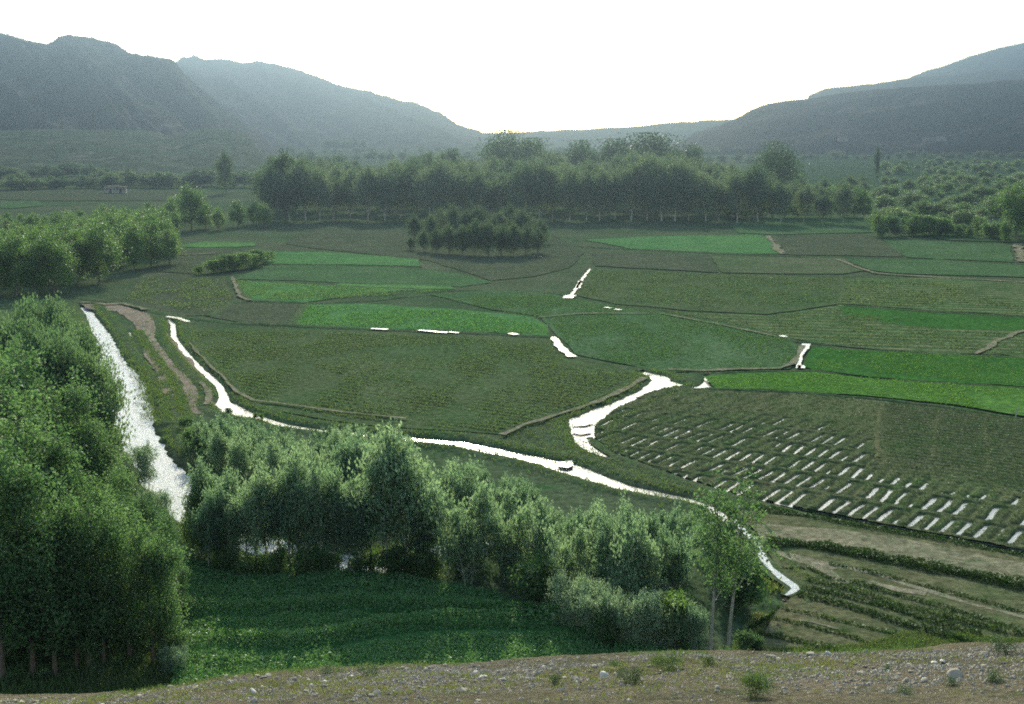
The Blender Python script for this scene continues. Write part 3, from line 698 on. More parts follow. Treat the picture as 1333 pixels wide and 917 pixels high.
# ---- middle grove
def grove_top(px): return np.interp(px, [215, 240, 300, 345, 400, 450, 470, 530, 545, 600, 640, 680, 700, 760, 830, 900, 960, 990], [560, 545, 540, 556, 562, 556, 553, 553, 592, 600, 606, 622, 640, 650, 655, 662, 690, 715])
def grove_front(px): return np.interp(px, [262, 300, 400, 490, 540, 620, 700, 740, 820, 880, 960], [725, 738, 744, 748, 752, 768, 778, 800, 815, 820, 800])
b = 0
cnt = 0
yy = 60.5
while yy < 122:
    xx = -45 + RNG.uniform(0, 1)
    while xx < 19:
        x = xx + RNG.uniform(-0.6, 0.6); y = yy + RNG.uniform(-0.7, 0.7)
        p, q = pix(x, y, 0)
        xx += 2.0
        if not (235 < p < 985): continue
        if q > grove_front(p) : continue
        if q < 735 and p < np.interp(q, [560, 600, 640, 690, 735], [225, 255, 275, 292, 262]): continue
        if q < 650 and False: continue
        gt = grove_top(p)
        if q < gt + 16: continue
        if not river_clear(x, y, 0.0): continue
        if RNG.random() < 0.12: continue
        h = min(RNG.uniform(4.8, 8.8), height_for(x, y, gt + RNG.uniform(-8, 20)))
        if p > 540 and q > 740: h = min(h, RNG.uniform(4.6, 6.6))
        if h < 1.6: continue
        depth = grove_front(p) - q
        if depth < 22: lb, gr = 'slender tree in the front row of the middle grove', 'front row of the middle grove'
        elif q - gt < 60: lb, gr = 'young tree on the far edge of the middle grove', 'far edge of the middle grove'
        else: lb, gr = 'slender tree in the thick of the middle grove', 'trees inside the middle grove'
        lb += ', ' + ('left end' if p < 420 else 'left of the middle' if p < 560 else 'right of the middle' if p < 760 else 'right end')
        tree('grove_tree', 'thicket' if (h < 4.5 or p > 540 and (q > 700 or RNG.random() < 0.5)) else 'grove', x, y, h, lb, group=gr); cnt += 1
    yy += 2.3
print('grove', cnt)
for i, (a, b) in enumerate(((268, 722), (285, 734), (322, 742), (350, 744), (378, 746), (402, 748), (418, 749), (455, 750), (470, 751))):
    tree_px('grove_tree', 'grove', a, b, 590 + (i % 3) * 16, 'slender bare-stemmed tree with bright river water showing behind its trunk', group='bare-stemmed trees in front of the bright water', v=i)
tree_px('grove_poplar', 'grove', 505, 752, 549, 'tall dense poplar rising above the middle grove and crossing the canal', wide=1.15)
tree_px('grove_poplar', 'grove', 464, 700, 548, 'tall thin poplar left of the dense one, its tip crossing the canal', wide=0.9)
tree_px('grove_poplar', 'grove', 527, 750, 545, 'tall thin poplar close behind the dense one that crosses the canal', wide=1.3)
for i, a in enumerate((276, 294, 308, 336, 364, 390, 410, 436, 444, 486, 498, 515, 532, 550)):
    tree_px('grove_tree', 'grove', a + RNG.uniform(-3, 3), 743 + RNG.uniform(-4, 6), 610 + RNG.uniform(-15, 25), 'slender bare-stemmed tree with bright river water showing behind its trunk', group='bare-stemmed trees in front of the bright water')
for i, (a, b, c) in enumerate(((252, 712, 655), (262, 722, 640), (272, 728, 625), (284, 730, 630), (296, 736, 640))):
    tree_px('river_bend_tree', 'massy', a, b, c, 'dark dense tree where the river bends in behind the middle grove', group='dark trees at the river bend', wide=0.8)
for i, a in enumerate((290, 316, 345, 352, 398, 420, 432, 462, 490, 505, 525, 545, 570, 600)):
    tree_px('bank_bush', 'bush', a + RNG.uniform(-5, 5), 748 + RNG.uniform(-3, 6), 718 + RNG.uniform(-8, 10), 'low dark bush at the foot of the front row of the middle grove', cat='bush', group='bushes at the foot of the middle grove')
# twin thin-trunked trees, silver willow, small shrubs
tree_px('twin_poplar', 'sparse', 928, 862, 600, 'left one of two thin bare-trunked trees with sparse crowns in front of the furrowed field', group='two bare-trunked trees at right', wide=1.0, v=0)
tree_px('twin_poplar', 'sparse', 951, 858, 604, 'right one of two thin bare-trunked trees with sparse crowns in front of the furrowed field', group='two bare-trunked trees at right', wide=1.1, v=1)
for a, b, c in ((745, 818, 742), (775, 832, 752), (808, 842, 765), (840, 846, 762), (862, 848, 790)):
    tree_px('silver_willow', 'willow', a, b, c, 'silvery upright willow shrub massed beside the twin thin-trunked trees', group='silver willows at the edge of the dark crop')
tree_px('dark_bush', 'bush', 700, 790, 728, 'dark rounded bush between the thin pale trunks and the silver willows', cat='bush')
tree_px('dark_bush', 'bush', 790, 838, 790, 'dark low bush at the foot of the silver willows', cat='bush')
tree_px('dark_bush', 'bush', 888, 838, 770, 'dark bush behind the grey-green shrub at the twin trunks', cat='bush')
tree_px('grey_shrub', 'willow', 908, 856, 782, 'grey-green shrub at the foot of the twin thin trunks', cat='shrub', wide=0.7)
for a, b, c in ((968, 852, 815), (985, 850, 822), (945, 870, 835)):
    tree_px('light_shrub', 'lightbush', a, b, c, 'low light green shrub between the twin trunks and the strip beds', cat='shrub', group='light shrubs right of the twin trunks', wide=0.8)
tree_px('dark_bush', 'bush', 968, 800, 735, 'dark bush against the bare soil left of the canal bend', cat='bush', wide=0.9)
for a, b, c in ((298, 541, 531), (332, 545, 537), (340, 546, 538)):
    tree_px('canal_shrub', 'bush', a, b, c, 'small dark shrub on the edge of the bright canal', cat='shrub', group='small shrubs on the canal edge')
for a, b, c in ((250, 585, 550), (265, 600, 560), (280, 620, 570), (240, 560, 538), (292, 590, 548), (310, 580, 548), (300, 610, 560), (325, 575, 550)):
    tree_px('light_shrub', 'lightbush', a, b, c, 'soft light green shrub on the bare bank between river and canal', cat='shrub', group='light shrubs between river and canal')

# ---- centre clump
for a, b, c in ((535, 326, 305), (552, 328, 296), (568, 330, 290), (585, 331, 284), (602, 332, 286), (618, 333, 280), (636, 334, 282), (653, 333, 284), (668, 334, 286), (684, 332, 288), (700, 330, 290), (560, 315, 272), (590, 314, 262), (606, 316, 270), (620, 315, 260), (650, 316, 268), (680, 315, 264), (704, 318, 280), (540, 312, 276), (665, 310, 262), (575, 310, 264)):
    tree_px('clump_tree', 'clump', a, b, c, 'dark bushy tree in the clump standing out in front of the poplar wood', group='bushy clump in front of the poplar wood')
# ---- far poplar wood
def wood_top(px): return np.interp(px, [345, 385, 430, 500, 560, 610, 650, 720, 780, 830, 880, 930, 970, 1020, 1060, 1130], [205, 200, 210, 206, 202, 208, 206, 202, 204, 198, 196, 206, 214, 222, 230, 232])
n = 0
for bq in (287, 279, 271, 263, 256, 249):
    a = 352 + RNG.uniform(0, 10)
    while a < 1128:
        x, y = G(a, bq + RNG.uniform(-2, 2) + (4 if a > 940 else 0))
        t = wood_top(a) + 7 * math.sin(a * 0.045 + bq) + RNG.uniform(-7, 9) + (bq - 249) * 0.2
        h = min(height_for(x, y, t), 26)
        lb = 'tall hazy poplar in the dense wood across the valley' if bq < 287 else 'hazy poplar on the near edge of the dense wood'
        lb += ', ' + ('left part' if a < 560 else 'centre part' if a < 800 else 'right part')
        tree('wood_poplar', 'wood', x, y, h, lb, wide=RNG.uniform(1.05, 1.4), group='poplars of the hazy wood' if bq < 287 else 'near edge of the hazy wood'); n += 1
        a += RNG.uniform(17, 23) if a < 940 else RNG.uniform(24, 34)
print('wood', n)
DST = [('column', 295, 252, 194, 'dark solitary columnar tree standing clear left of the hazy poplar wood', 0.95), ('column', 372, 286, 192, 'tall dark rounded poplar at the left end of the hazy wood', 1.0),
 ('broad', 655, 250, 168, 'pointed dark tree top rising above the wood under the brightest sky', 0.55), ('broad', 692, 250, 178, 'rounded dark tree just right of the pointed one, above the wood', 0.7),
 ('broad', 757, 250, 181, 'first of the dark rounded trees showing over the wood, left of the broadest crown', 0.7), ('broad', 800, 250, 179, 'dark rounded tree over the wood immediately left of the broadest crown', 0.7),
 ('broad', 848, 250, 171, 'broadest dark flat-topped tree rising above the hazy wood', 0.95), ('broad', 1012, 264, 183, 'large dark oval tree standing out of the wood towards the right', 0.62),
 ('column', 1141, 240, 186, 'thin lone poplar pole rising right of the large oval tree', 0.3), ('broad', 590, 250, 192, 'grey rounded tree top above the wood left of the pointed tree', 0.6),
 ('broad', 900, 250, 187, 'small dark rounded tree top just right of the broadest crown', 0.5)]
for kd, a, b, c, lb, wd in DST:
    tree_px('lone_tree', kd, a, b, c, lb, wide=None if kd == 'x' else height_for(*G(a, b), c) / PROTO[kd][0][0] * wd, v=int(a))
# low growth under the wood's edge
for a in range(945, 1140, 15):
    tree_px('hedge_bush', 'massy', a + RNG.uniform(-4, 4), 284 + RNG.uniform(-2, 2), 244 + RNG.uniform(-6, 12), 'bushy tree along the foot of the wood at right', group='bushy trees at the right foot of the wood')
# hedge on the right and the orchard behind it
for a in range(1142, 1318, 8):
    tree_px('hedge_shrub', RNG.choice(['lightbush', 'massy', 'bush']), a + RNG.uniform(-3, 3), 309 + RNG.uniform(-3, 3), 279 + RNG.uniform(-6, 16) + (a - 1140) * 0.03, 'leafy shrub in the hedge along the near edge of the right orchard', cat='shrub', group='shrubs of the right hedge')
for bq in (296, 284, 272, 261, 251, 242, 234, 227, 221, 216):
    a = 1140 + RNG.uniform(0, 20)
    while a < 1350:
        x, y = G(a, bq + RNG.uniform(-2, 2)); s = min(1.0, 330 / y)
        if RNG.random() < 0.8:
            tree('orchard_tree', 'massy', x, y, RNG.uniform(2.6, 6.2), 'leafy green tree in the right orchard, ' + ('near rows' if bq > 265 else 'middle rows' if bq > 235 else 'far rows') + (', left half' if a < 1240 else ', right half'), wide=RNG.uniform(1.5, 2.6), group='trees of the right orchard')
        a += RNG.uniform(9, 24) * (s * 0.6 + 0.4)
for a, b, c in ((1322, 312, 232), (1338, 308, 240), (1308, 316, 285)):
    tree_px('edge_tree', 'massy', a, b, c, 'yellow-green leafy tree at the far right end of the hedge', group='yellow-green trees at the right end of the hedge')
# scattered hedgerow trees over the far plain
lines = [(-40, 250, 248, 244), (-40, 150, 232, 230), (130, 350, 238, 246), (-40, 300, 216, 214), (60, 350, 204, 205), (-40, 330, 193, 193), (350, 640, 212, 208), (380, 640, 200, 198), (640, 1000, 214, 212), (700, 1000, 202, 200), (980, 1340, 209, 206), (1020, 1340, 199, 196), (980, 1340, 191, 189), (400, 860, 192, 190), (410, 620, 187.5, 187)]
for x0, x1, y0, y1 in lines:
    a = x0
    while a < x1:
        pb = y0 + (y1 - y0) * (a - x0) / (x1 - x0) + RNG.uniform(-1.2, 1.2)
        x, y = G(a, pb)
        tree('field_tree', 'fartree', x, y, RNG.uniform(4, 8.5), 'small dark tree in a far hazy hedgerow, ' + ('left of the wood' if a < 350 else 'beyond the wood' if a < 980 else 'right of the wood') + (', nearer' if pb > 208 else ', farther'), wide=RNG.uniform(1.2, 2.2), group='hedgerow trees of the far plain')
        a += RNG.uniform(6, 26)
for a in range(985, 1072, 7):
    x, y = G(a, 199); tree('field_tree', 'fartree', x, y, RNG.uniform(24, 29) * (0.7 if a > 1060 or a < 995 else 1), 'large rounded tree in the far dark grove below the flat-topped hill', group='trees of the far grove below the right hill')
for a in range(425, 475, 12):
    x, y = G(a, 196); tree('field_tree', 'fartree', x, y, RNG.uniform(10, 16), 'hazy tree behind the left part of the poplar wood', group='hazy trees behind the poplar wood')

# ------------------------------------------------------------------ hills and mountains (real relief, each at its own distance)
RELIEF = {}
def on_relief(name, px, py):
    pxs, rr, h = RELIEF[name]; i = int(np.argmin(abs(pxs - px))); t = math.tan(math.atan((458.5 - py) / F) - PITCH)
    for j in range(len(rr)):
        if h[i, j] >= HC + rr[j] * t: break
    return (px - 666.5) / F * rr[j] * 1.02, rr[j], float(h[i, j])
def mountain(name, prof, r0, r1, r2, seed, rough=0.25, spur=0.0, na=420, nr=110, mat=None, fine=1.0, shape=1.0, sdir=1, sky_rough=1.2):
    """prof: skyline (px, py) of the crest, which stands r1 metres away; foot at r0, back at r2"""
    P = np.array(prof, float)
    pxs = np.linspace(P[0, 0], P[-1, 0], na)
    py = np.interp(pxs, P[:, 0], P[:, 1])
    py = py + sky_rough * 2 * (fbm(pxs / 16, pxs * 0 + seed, seed + 9, 4) - 0.5)
    az = (pxs - 666.5) / F
    b = (458.5 - py) / F; el = np.arctan(b) - PITCH
    rr = np.concatenate([np.linspace(r0, r1, nr), np.linspace(r1, r2, 25)[1:]])
    A, Rr_ = np.meshgrid(az, rr, indexing='ij')
    Hc = (HC + r1 * np.tan(el) / np.cos(0) )[:, None]
    t = np.where(Rr_ <= r1, (Rr_ - r0) / (r1 - r0), 1 - (Rr_ - r1) / (r2 - r1))
    t = np.clip(t, 0, 1)
    base = np.where(Rr_ <= r1, t ** shape, t)
    Xw = A * Rr_ * 1.02; Yw = Rr_
    L = (r1 - r0)
    rid = 1 - np.abs(2 * fbm(A * spur * 55 + t * 3.6 * (1 if spur else 0) * sdir + seed, t * 0.7 + A * 6, seed, 3) - 1)
    rid = rid ** 1.5
    nse = fbm(Xw / (L * 0.10) * fine, Yw / (L * 0.16) * fine, seed + 40, 5)
    mod = (t * (1 - t) * 4) ** 0.7
    h = Hc * (base * (1 + 0 * t) + mod * ((rid - 0.65) * 0.42 * (1 if spur else 0.3) + (nse - 0.5) * rough))
    crest = np.exp(-((t - 1) / 0.05) ** 2)
    h = np.minimum(h, Hc * (0.985 + 0.015 * crest) * (HC + (Rr_) * np.tan(el)[:, None]) / (HC + r1 * np.tan(el)[:, None]) )
    h = np.where(t > 0, np.maximum(h, -1.0), -1.0)
    # taper the two ends into the ground
    e = np.minimum(np.arange(na), np.arange(na)[::-1])[:, None] / (na * 0.04); e = np.clip(e, 0, 1)
    h = h * e - (1 - e) * 1.0
    V = np.stack([Xw.ravel(), Yw.ravel(), h.ravel()], 1)
    link(name, mesh_np(name, V, grid_faces(na, len(rr)), [mat or M_rock], smooth=True), kind='structure')
    RELIEF[name] = (pxs, rr, h)
M_foot = ground_mat('foothill_ground', (0.042, 0.062, 0.040), (0.054, 0.064, 0.044), (0.08, 0.08, 0.06), 0.01, 0.12, bump=0.3)
M_mesa = ground_mat('mesa_ground', (0.040, 0.036, 0.030), (0.055, 0.050, 0.042), (0.032, 0.034, 0.026), 0.008, 0.08, bump=0.3)
mountain('foothill', [(-420, 172), (-200, 168), (0, 171), (60, 169), (150, 168), (215, 171), (240, 178), (262, 171), (285, 166), (310, 168), (335, 175), (350, 184), (365, 190)], 700, 1000, 1300, 3, 0.12, 0, 300, 50, M_foot, shape=0.9)
mountain('left_mountain', [(-420, 10), (-200, 22), (-60, 34), (0, 40), (25, 44), (45, 46), (70, 55), (88, 57), (100, 50), (118, 46), (130, 50), (150, 51), (165, 53), (185, 64), (205, 72), (220, 71), (232, 75), (247, 82), (262, 98), (285, 122), (315, 148), (345, 168), (362, 184), (380, 196)], 1000, 1500, 2000, 7, 0.26, 0.55, 620, 150, sky_rough=4.5)
mountain('second_left_mountain', [(60, 84), (160, 80), (225, 82), (247, 83), (255, 76), (270, 74), (285, 78), (305, 77), (330, 81), (350, 80), (372, 84), (400, 92), (430, 103), (470, 115), (500, 121), (540, 134), (575, 148), (600, 162), (640, 178), (670, 186)], 1600, 2500, 3200, 17, 0.24, 0.5, 420, 110, sky_rough=3.5)
mountain('flat_topped_hill', [(860, 178), (900, 172), (925, 165), (940, 158), (950, 153), (965, 144), (985, 136), (1010, 132), (1040, 129), (1080, 121), (1120, 117), (1150, 114), (1200, 111), (1250, 108), (1290, 104), (1333, 102), (1500, 99), (1800, 96)], 1250, 1600, 2000, 23, 0.16, 0.2, 420, 90, M_mesa, shape=0.6, sdir=-1)
mountain('second_right_hill', [(1010, 150), (1035, 127), (1058, 115), (1118, 109), (1170, 101), (1220, 97), (1245, 94), (1268, 90), (1279, 94), (1333, 88), (1500, 80), (1700, 76)], 2000, 2500, 2900, 29, 0.2, 0.4, 300, 60)
mountain('farthest_mountain', [(1100, 140), (1145, 110), (1180, 94), (1210, 84), (1240, 73), (1270, 63), (1300, 56), (1333, 50), (1500, 30), (1650, 25)], 2600, 3150, 3550, 31, 0.25, 0.4, 300, 60)
mountain('low_far_ridge', [(540, 188), (580, 178), (620, 175), (700, 171), (760, 169), (830, 164), (900, 158), (940, 156), (1000, 156), (1100, 160)], 2000, 2500, 3000, 37, 0.15, 0.3, 300, 50, M_foot)
mountain('valley_end_ridge', [(380, 174), (480, 173), (560, 174), (600, 173.5), (650, 174), (700, 173), (800, 168)], 2700, 3100, 3500, 39, 0.15, 0.3, 200, 40)

# ------------------------------------------------------------------ far mud houses
def mud_house(px, py, wd, dp, h, label, z=0):
    x, y = G(px, py, z)
    if py < 190: x, y, z = on_relief('flat_topped_hill', px, py)
    r = bpy.data.objects.new('mud_house', None); C.objects.link(r); r.location = (x, y, z); r.rotation_euler = (0, 0, RNG.uniform(-0.3, 0.3))
    r['label'] = label; r['category'] = 'house'
    def box(nm, x0, x1, y0, y1, z0, z1, mat):
        V = [(a, b, c) for c in (z0, z1) for b in (y0, y1) for a in (x0, x1)]
        Fc = [(0, 2, 3, 1), (4, 5, 7, 6), (0, 1, 5, 4), (2, 6, 7, 3), (0, 4, 6, 2), (1, 3, 7, 5)]
        return link(nm, mesh_np(nm, V, Fc, [mat]), r)
    box('wall', -wd / 2, wd / 2, -dp / 2, dp / 2, -0.5, h, M_mud)
    box('roof', -wd / 2 - 0.2, wd / 2 + 0.2, -dp / 2 - 0.2, dp / 2 + 0.2, h, h + 0.3, M_bare)
    box('door', -0.6, 0.5, -dp / 2 - 0.03, -dp / 2 + 0.1, 0, 2.0, M_hole)
    for q in (-wd * 0.33, wd * 0.3): box('window', q - 0.4, q + 0.4, -dp / 2 - 0.03, -dp / 2 + 0.1, 1.3, 2.1, M_hole)
mud_house(147, 252, 5, 4, 2.6, 'left one of two pale low mud huts on the far left plain')
mud_house(158, 252, 4, 4, 2.3, 'right one of two pale low mud huts on the far left plain')
mud_house(243, 285.5, 4.5, 3, 2.0, 'low pale hut among the bushy trees right of the upper left wood')
for i, a in enumerate((1083, 1190, 1206)):
    mud_house(a, 184.5, 9, 6, 4, ['small pale house beside the far dark grove under the flat-topped hill', 'left one of two pale houses at the foot of the right hill', 'right one of two pale houses at the foot of the right hill'][i])

# ------------------------------------------------------------------ crop plants (dense, uncountable)
rng = np.random.default_rng(5)
poly = GP([(225, 735), (300, 740), (420, 748), (520, 756), (640, 779), (720, 804), (800, 842), (860, 856), (960, 870), (960, 905), (560, 910), (222, 910), (228, 850), (205, 760)])
PX = rng.uniform(-28, 14, 420000); PY = rng.uniform(48, 72, 420000)
k = in_poly(PX, PY, poly); PX, PY = PX[k], PY[k]
qx, qy = np.vectorize(pix)(PX, PY, 0.0)
l1 = 803 + 0.00 * (qx - 400) + 6 * np.sin(qx * 0.01); l2 = 852 - (qx - 250) * 0.09 + 5 * np.sin(qx * 0.02); 
dens = 0.35 + 0.65 * fbm(PX * 0.5, PY * 1.2, 91, 3)
hgt = 0.28 + 0.45 * fbm(PX * 0.6, PY * 1.3, 93, 3)
smoothz = (qy > l2 + 5) & (qx > 430) & (qx < 800)
ridge = np.exp(-((qy - l1) / 5) ** 2) + np.exp(-((qy - l2) / 5) ** 2)
hgt = hgt * np.where(smoothz, 0.55, 1) + 0.55 * ridge
dens = dens * np.where(((qy - l1 > 6) & (qy - l1 < 11)) | ((qy - l2 > 6) & (qy - l2 < 12)), 0.12, 1)
k = rng.uniform(0, 1, len(PX)) < dens
P3 = np.stack([PX, PY, 0.03 + hgt * rng.beta(2.5, 1.2, len(PX))], 1)[k]
ax = rng.normal(size=P3.shape); ax[:, 2] += 0.6
V, Fc = leaf_quads(P3, ax, 0.14, 0.09, rng)
link('crop_plants', mesh_np('crop_plants', V, Fc, [L_crop]), kind='stuff', label='dense dark green leafy crop filling the field below the rim', category='crop')
# crop on the banks of the furrows
sel = in_poly(FX, FY, FUR) & (np.abs(dd - 0.34) < 0.08) & (fine_zone < 0.5)
sel2 = in_poly(FX, FY, FUR) & (fine_zone >= 0.5) & (ch2 > 0.6)
pts = []
for m, rep in ((sel, 1), (sel2, 1)):
    a = np.stack([FX[m], FY[m], FZ[m]], 1)
    for _ in range(rep): pts.append(a[rng.uniform(0, 1, len(a)) < 0.62] )
P3 = np.concatenate(pts); P3 = P3 + rng.normal(size=P3.shape) * [0.05, 0.05, 0.0]; P3[:, 2] += rng.uniform(0.0, 0.04, len(P3))
ax = rng.normal(size=P3.shape) * 0.6; ax[:, 2] += 0.8
V, Fc = leaf_quads(P3, ax, 0.15, 0.07, rng)
link('furrow_crop', mesh_np('furrow_crop', V, Fc, [L_row]), kind='stuff', label='low green crop along the banks of the water furrows', category='crop')

# planted rows of the strip beds: one thing per row
ROWS = [([(997, 713), (1040, 713), (1089, 720), (1173, 737), (1233, 748), (1333, 769), (1450, 795)], 0.75, 0.7, 'dark thick hedge-like row along the lower side of the field road'),
 ([(972, 662), (1053, 676), (1143, 693), (1233, 708), (1333, 728), (1450, 756)], 0.45, 0.45, 'dark thin row between the furrowed field and the field road'),
 ([(1017, 744), (1053, 744), (1077, 756), (1101, 762)], 0.22, 0.3, 'short dark row right of the canal bend, topmost of the strip beds'),
 ([(1078, 738), (1120, 746), (1190, 764), (1260, 782), (1333, 803), (1450, 835)], 0.28, 0.35, 'thin dark row on the upper side of the long pale path'),
 ([(1107, 762), (1173, 781), (1233, 797), (1333, 826), (1450, 860)], 0.3, 0.4, 'first dark row below the long pale path'),
 ([(1050, 759), (1101, 770), (1158, 790), (1233, 808), (1333, 833), (1450, 868)], 0.36, 0.5, 'second dark row below the long pale path'),
 ([(1044, 769), (1113, 784), (1161, 797), (1218, 816), (1278, 831)], 0.34, 0.5, 'third dark row below the long pale path'),
 ([(1038, 778), (1101, 793), (1173, 817), (1221, 829), (1266, 843)], 0.38, 0.55, 'thick dark row starting at the very end of the canal'),
 ([(1011, 795), (1053, 804), (1113, 818), (1167, 831)], 0.22, 0.35, 'thin broken row just below the end of the canal'),
 ([(1002, 808), (1053, 820), (1101, 832), (1140, 845)], 0.26, 0.35, 'dark row along the upper side of the bare tan bed'),
 ([(981, 830), (1023, 836), (1053, 844), (1090, 850)], 0.32, 0.4, 'dark row along the lower side of the bare tan bed, nearest the rim'),
 ([(975, 822), (1000, 808), (1008, 800)], 0.22, 0.3, 'short dark row running up the left edge of the strip beds')]
for i, (q, wd, h, lb) in enumerate(ROWS):
    pts = GP(q); L = sum(math.hypot(pts[j + 1][0] - pts[j][0], pts[j + 1][1] - pts[j][1]) for j in range(len(pts) - 1))
    n = int(L * wd * h * 900) + 200
    T = rng.uniform(0, len(pts) - 1, n)
    seg = np.array([math.hypot(pts[j + 1][0] - pts[j][0], pts[j + 1][1] - pts[j][1]) for j in range(len(pts) - 1)]); cs = np.r_[0, np.cumsum(seg)]
    dist = rng.uniform(0, cs[-1], n); T = np.interp(dist, cs, range(len(pts)))
    xx = np.interp(T, range(len(pts)), [p[0] for p in pts]); yy_ = np.interp(T, range(len(pts)), [p[1] for p in pts])
    hh = 0.8 * h * (0.55 + 0.9 * fbm(dist * 0.8, dist * 0 + i, 95 + i, 3)); ww = 1.05 * wd * (0.6 + 0.8 * fbm(dist * 0.6, dist * 0 + i, 99 + i, 3))
    ang = rng.uniform(0, math.pi, n); rr = np.sqrt(rng.uniform(0, 1, n))
    off = np.cos(ang) * rr * ww; zz = np.sin(ang) * rr * hh
    xx = xx + off * 0.45; yy_ = yy_ + off * 0.9
    P3 = np.stack([xx, yy_, 0.05 + zz], 1); ax = rng.normal(size=P3.shape); ax[:, 2] += 0.6
    V, Fc = leaf_quads(P3, ax, 0.15, 0.09, rng)
    link('crop_row', mesh_np('crop_row', V, Fc, [L_row]), label=lb, category='crop row', group='planted rows of the right fields')

# low crops standing on the larger fields
M_LEAF = {}
def crop_on(px, n_m2, h, wdt, c1, c2, label, rowang=None, rowsp=0.8, thr=0.42):
    P = np.array(GP(px)); P[:, 0] = np.clip(P[:, 0], -75, 72); P[:, 1] = np.clip(P[:, 1], 0, 330)
    x0, y0 = P.min(0); x1, y1 = P.max(0); n = int((x1 - x0) * (y1 - y0) * n_m2)
    X = rng.uniform(x0, x1, n); Y = rng.uniform(y0, y1, n)
    if rowang is not None:
        c, s_ = math.cos(rowang), math.sin(rowang); vv = -X * s_ + Y * c; uu = X * c + Y * s_
        vv = np.round(vv / rowsp) * rowsp + rng.normal(0, rowsp * 0.16, n) + 0.5 * (fbm(uu * 0.12, uu * 0, 5, 2) - 0.5)
        X = uu * c - vv * s_; Y = uu * s_ + vv * c
    k = in_poly(X, Y, P.tolist()) & (fbm(X * 0.25, Y * 0.12, int(x0 * 7) % 97, 4) + rng.uniform(-0.12, 0.12, n) > thr)
    X, Y = X[k], Y[k]; n = len(X)
    key = (c1, c2)
    if key not in M_LEAF: M_LEAF[key] = leaf_mat('field_crop_leaves', c1, c2, 0.4, 0.7, cs=0.12)
    hh = h * rng.uniform(0.5, 1.3, n) * (0.6 + 0.8 * fbm(X * 0.4, Y * 0.2, 31, 3))
    P3 = np.stack([X, Y, 0.05 + hh * 0.35], 1); ax = rng.normal(size=P3.shape) * 0.55; ax[:, 2] = 0.8
    V, Fc = leaf_quads(P3, ax, hh[:, None], wdt, rng)
    return link('field_crop', mesh_np('field_crop', V, Fc, [M_LEAF[key]]), kind='stuff', label=label, category='crop')
DULL = ((0.058, 0.098, 0.048), (0.068, 0.095, 0.05)); MIDC = ((0.06, 0.12, 0.045), (0.07, 0.115, 0.05)); BRI = ((0.07, 0.16, 0.055), (0.085, 0.175, 0.06)); DEEP = ((0.045, 0.105, 0.024), (0.055, 0.115, 0.028)); VIV = ((0.062, 0.14, 0.03), (0.074, 0.15, 0.034))
crop_on([(250, 432), (385, 433), (560, 439), (716, 446), (738, 470), (830, 488), (765, 522), (650, 564), (560, 556), (420, 542), (315, 515), (285, 480), (262, 458)], 26, 0.24, 0.12, *DULL, 'thin brownish young crop on the large field inside the canal bend', R(-32), 1.1, 0.46)
crop_on([(560, 386), (720, 386), (860, 408), (1025, 443), (1040, 470), (1026, 479), (860, 482), (752, 464), (716, 420)], 16, 0.26, 0.14, *MIDC, 'green crop on the wide field in the middle of the valley', None, 1, 0.44)
crop_on([(385, 423), (402, 399), (600, 406), (712, 426), (714, 436), (560, 429)], 14, 0.3, 0.16, *BRI, 'bright green crop on the field above the large brownish one', None, 1, 0.40)
crop_on([(1056, 455), (1333, 468), (1480, 474), (1480, 516), (1333, 503), (1060, 481)], 14, 0.26, 0.14, *DEEP, 'deep green crop on the long field at right', None, 1, 0.42)
crop_on([(920, 493), (1060, 488), (1333, 510), (1480, 524), (1480, 568), (1333, 541), (1130, 515), (935, 506)], 22, 0.28, 0.12, *VIV, 'vivid green crop on the bright strip field at right', None, 1, 0.38)
crop_on([(860, 407), (1000, 414), (1095, 400), (1180, 427), (1400, 440), (1400, 466), (1060, 448)], 8, 0.3, 0.16, *DULL, 'dull crop in low ridges on the right middle field', R(-12), 1.8, 0.42)
crop_on([(1100, 366), (1333, 370), (1450, 374), (1450, 415), (1333, 410), (1095, 396)], 6, 0.4, 0.2, *DULL, 'dull crop in ridges on the far right field', R(-12), 2.6, 0.40)
crop_on([(770, 352), (1092, 364), (1092, 394), (900, 403), (750, 384)], 5, 0.35, 0.2, *DULL, 'thin crop on the field beyond the small glinting ditch', R(-32), 2.0, 0.42)
crop_on([(306, 366), (480, 376), (585, 380), (400, 392), (324, 389)], 8, 0.3, 0.2, *MIDC, 'light green crop on the field left of centre', None, 1, 0.38)
crop_on([(160, 390), (187, 363), (292, 364), (306, 392), (270, 409)], 9, 0.3, 0.2, *DULL, 'dark sparse crop on the bed above the bare bank', R(35), 1.6, 0.42)
crop_on([(660, 566), (740, 542), (752, 568), (790, 596), (950, 648), (960, 655), (880, 640), (780, 612), (700, 592), (640, 580)], 26, 0.2, 0.1, *DULL, 'dull grass on the ground between the pool and the canal', None, 1, 0.42)
crop_on([(150, 430), (166, 436), (188, 478), (206, 520), (232, 548), (290, 550), (255, 575), (225, 570), (205, 525), (188, 485), (165, 455)], 14, 0.3, 0.14, *MIDC, 'rough grass on the bank between the river and the canal', None, 1, 0.5)

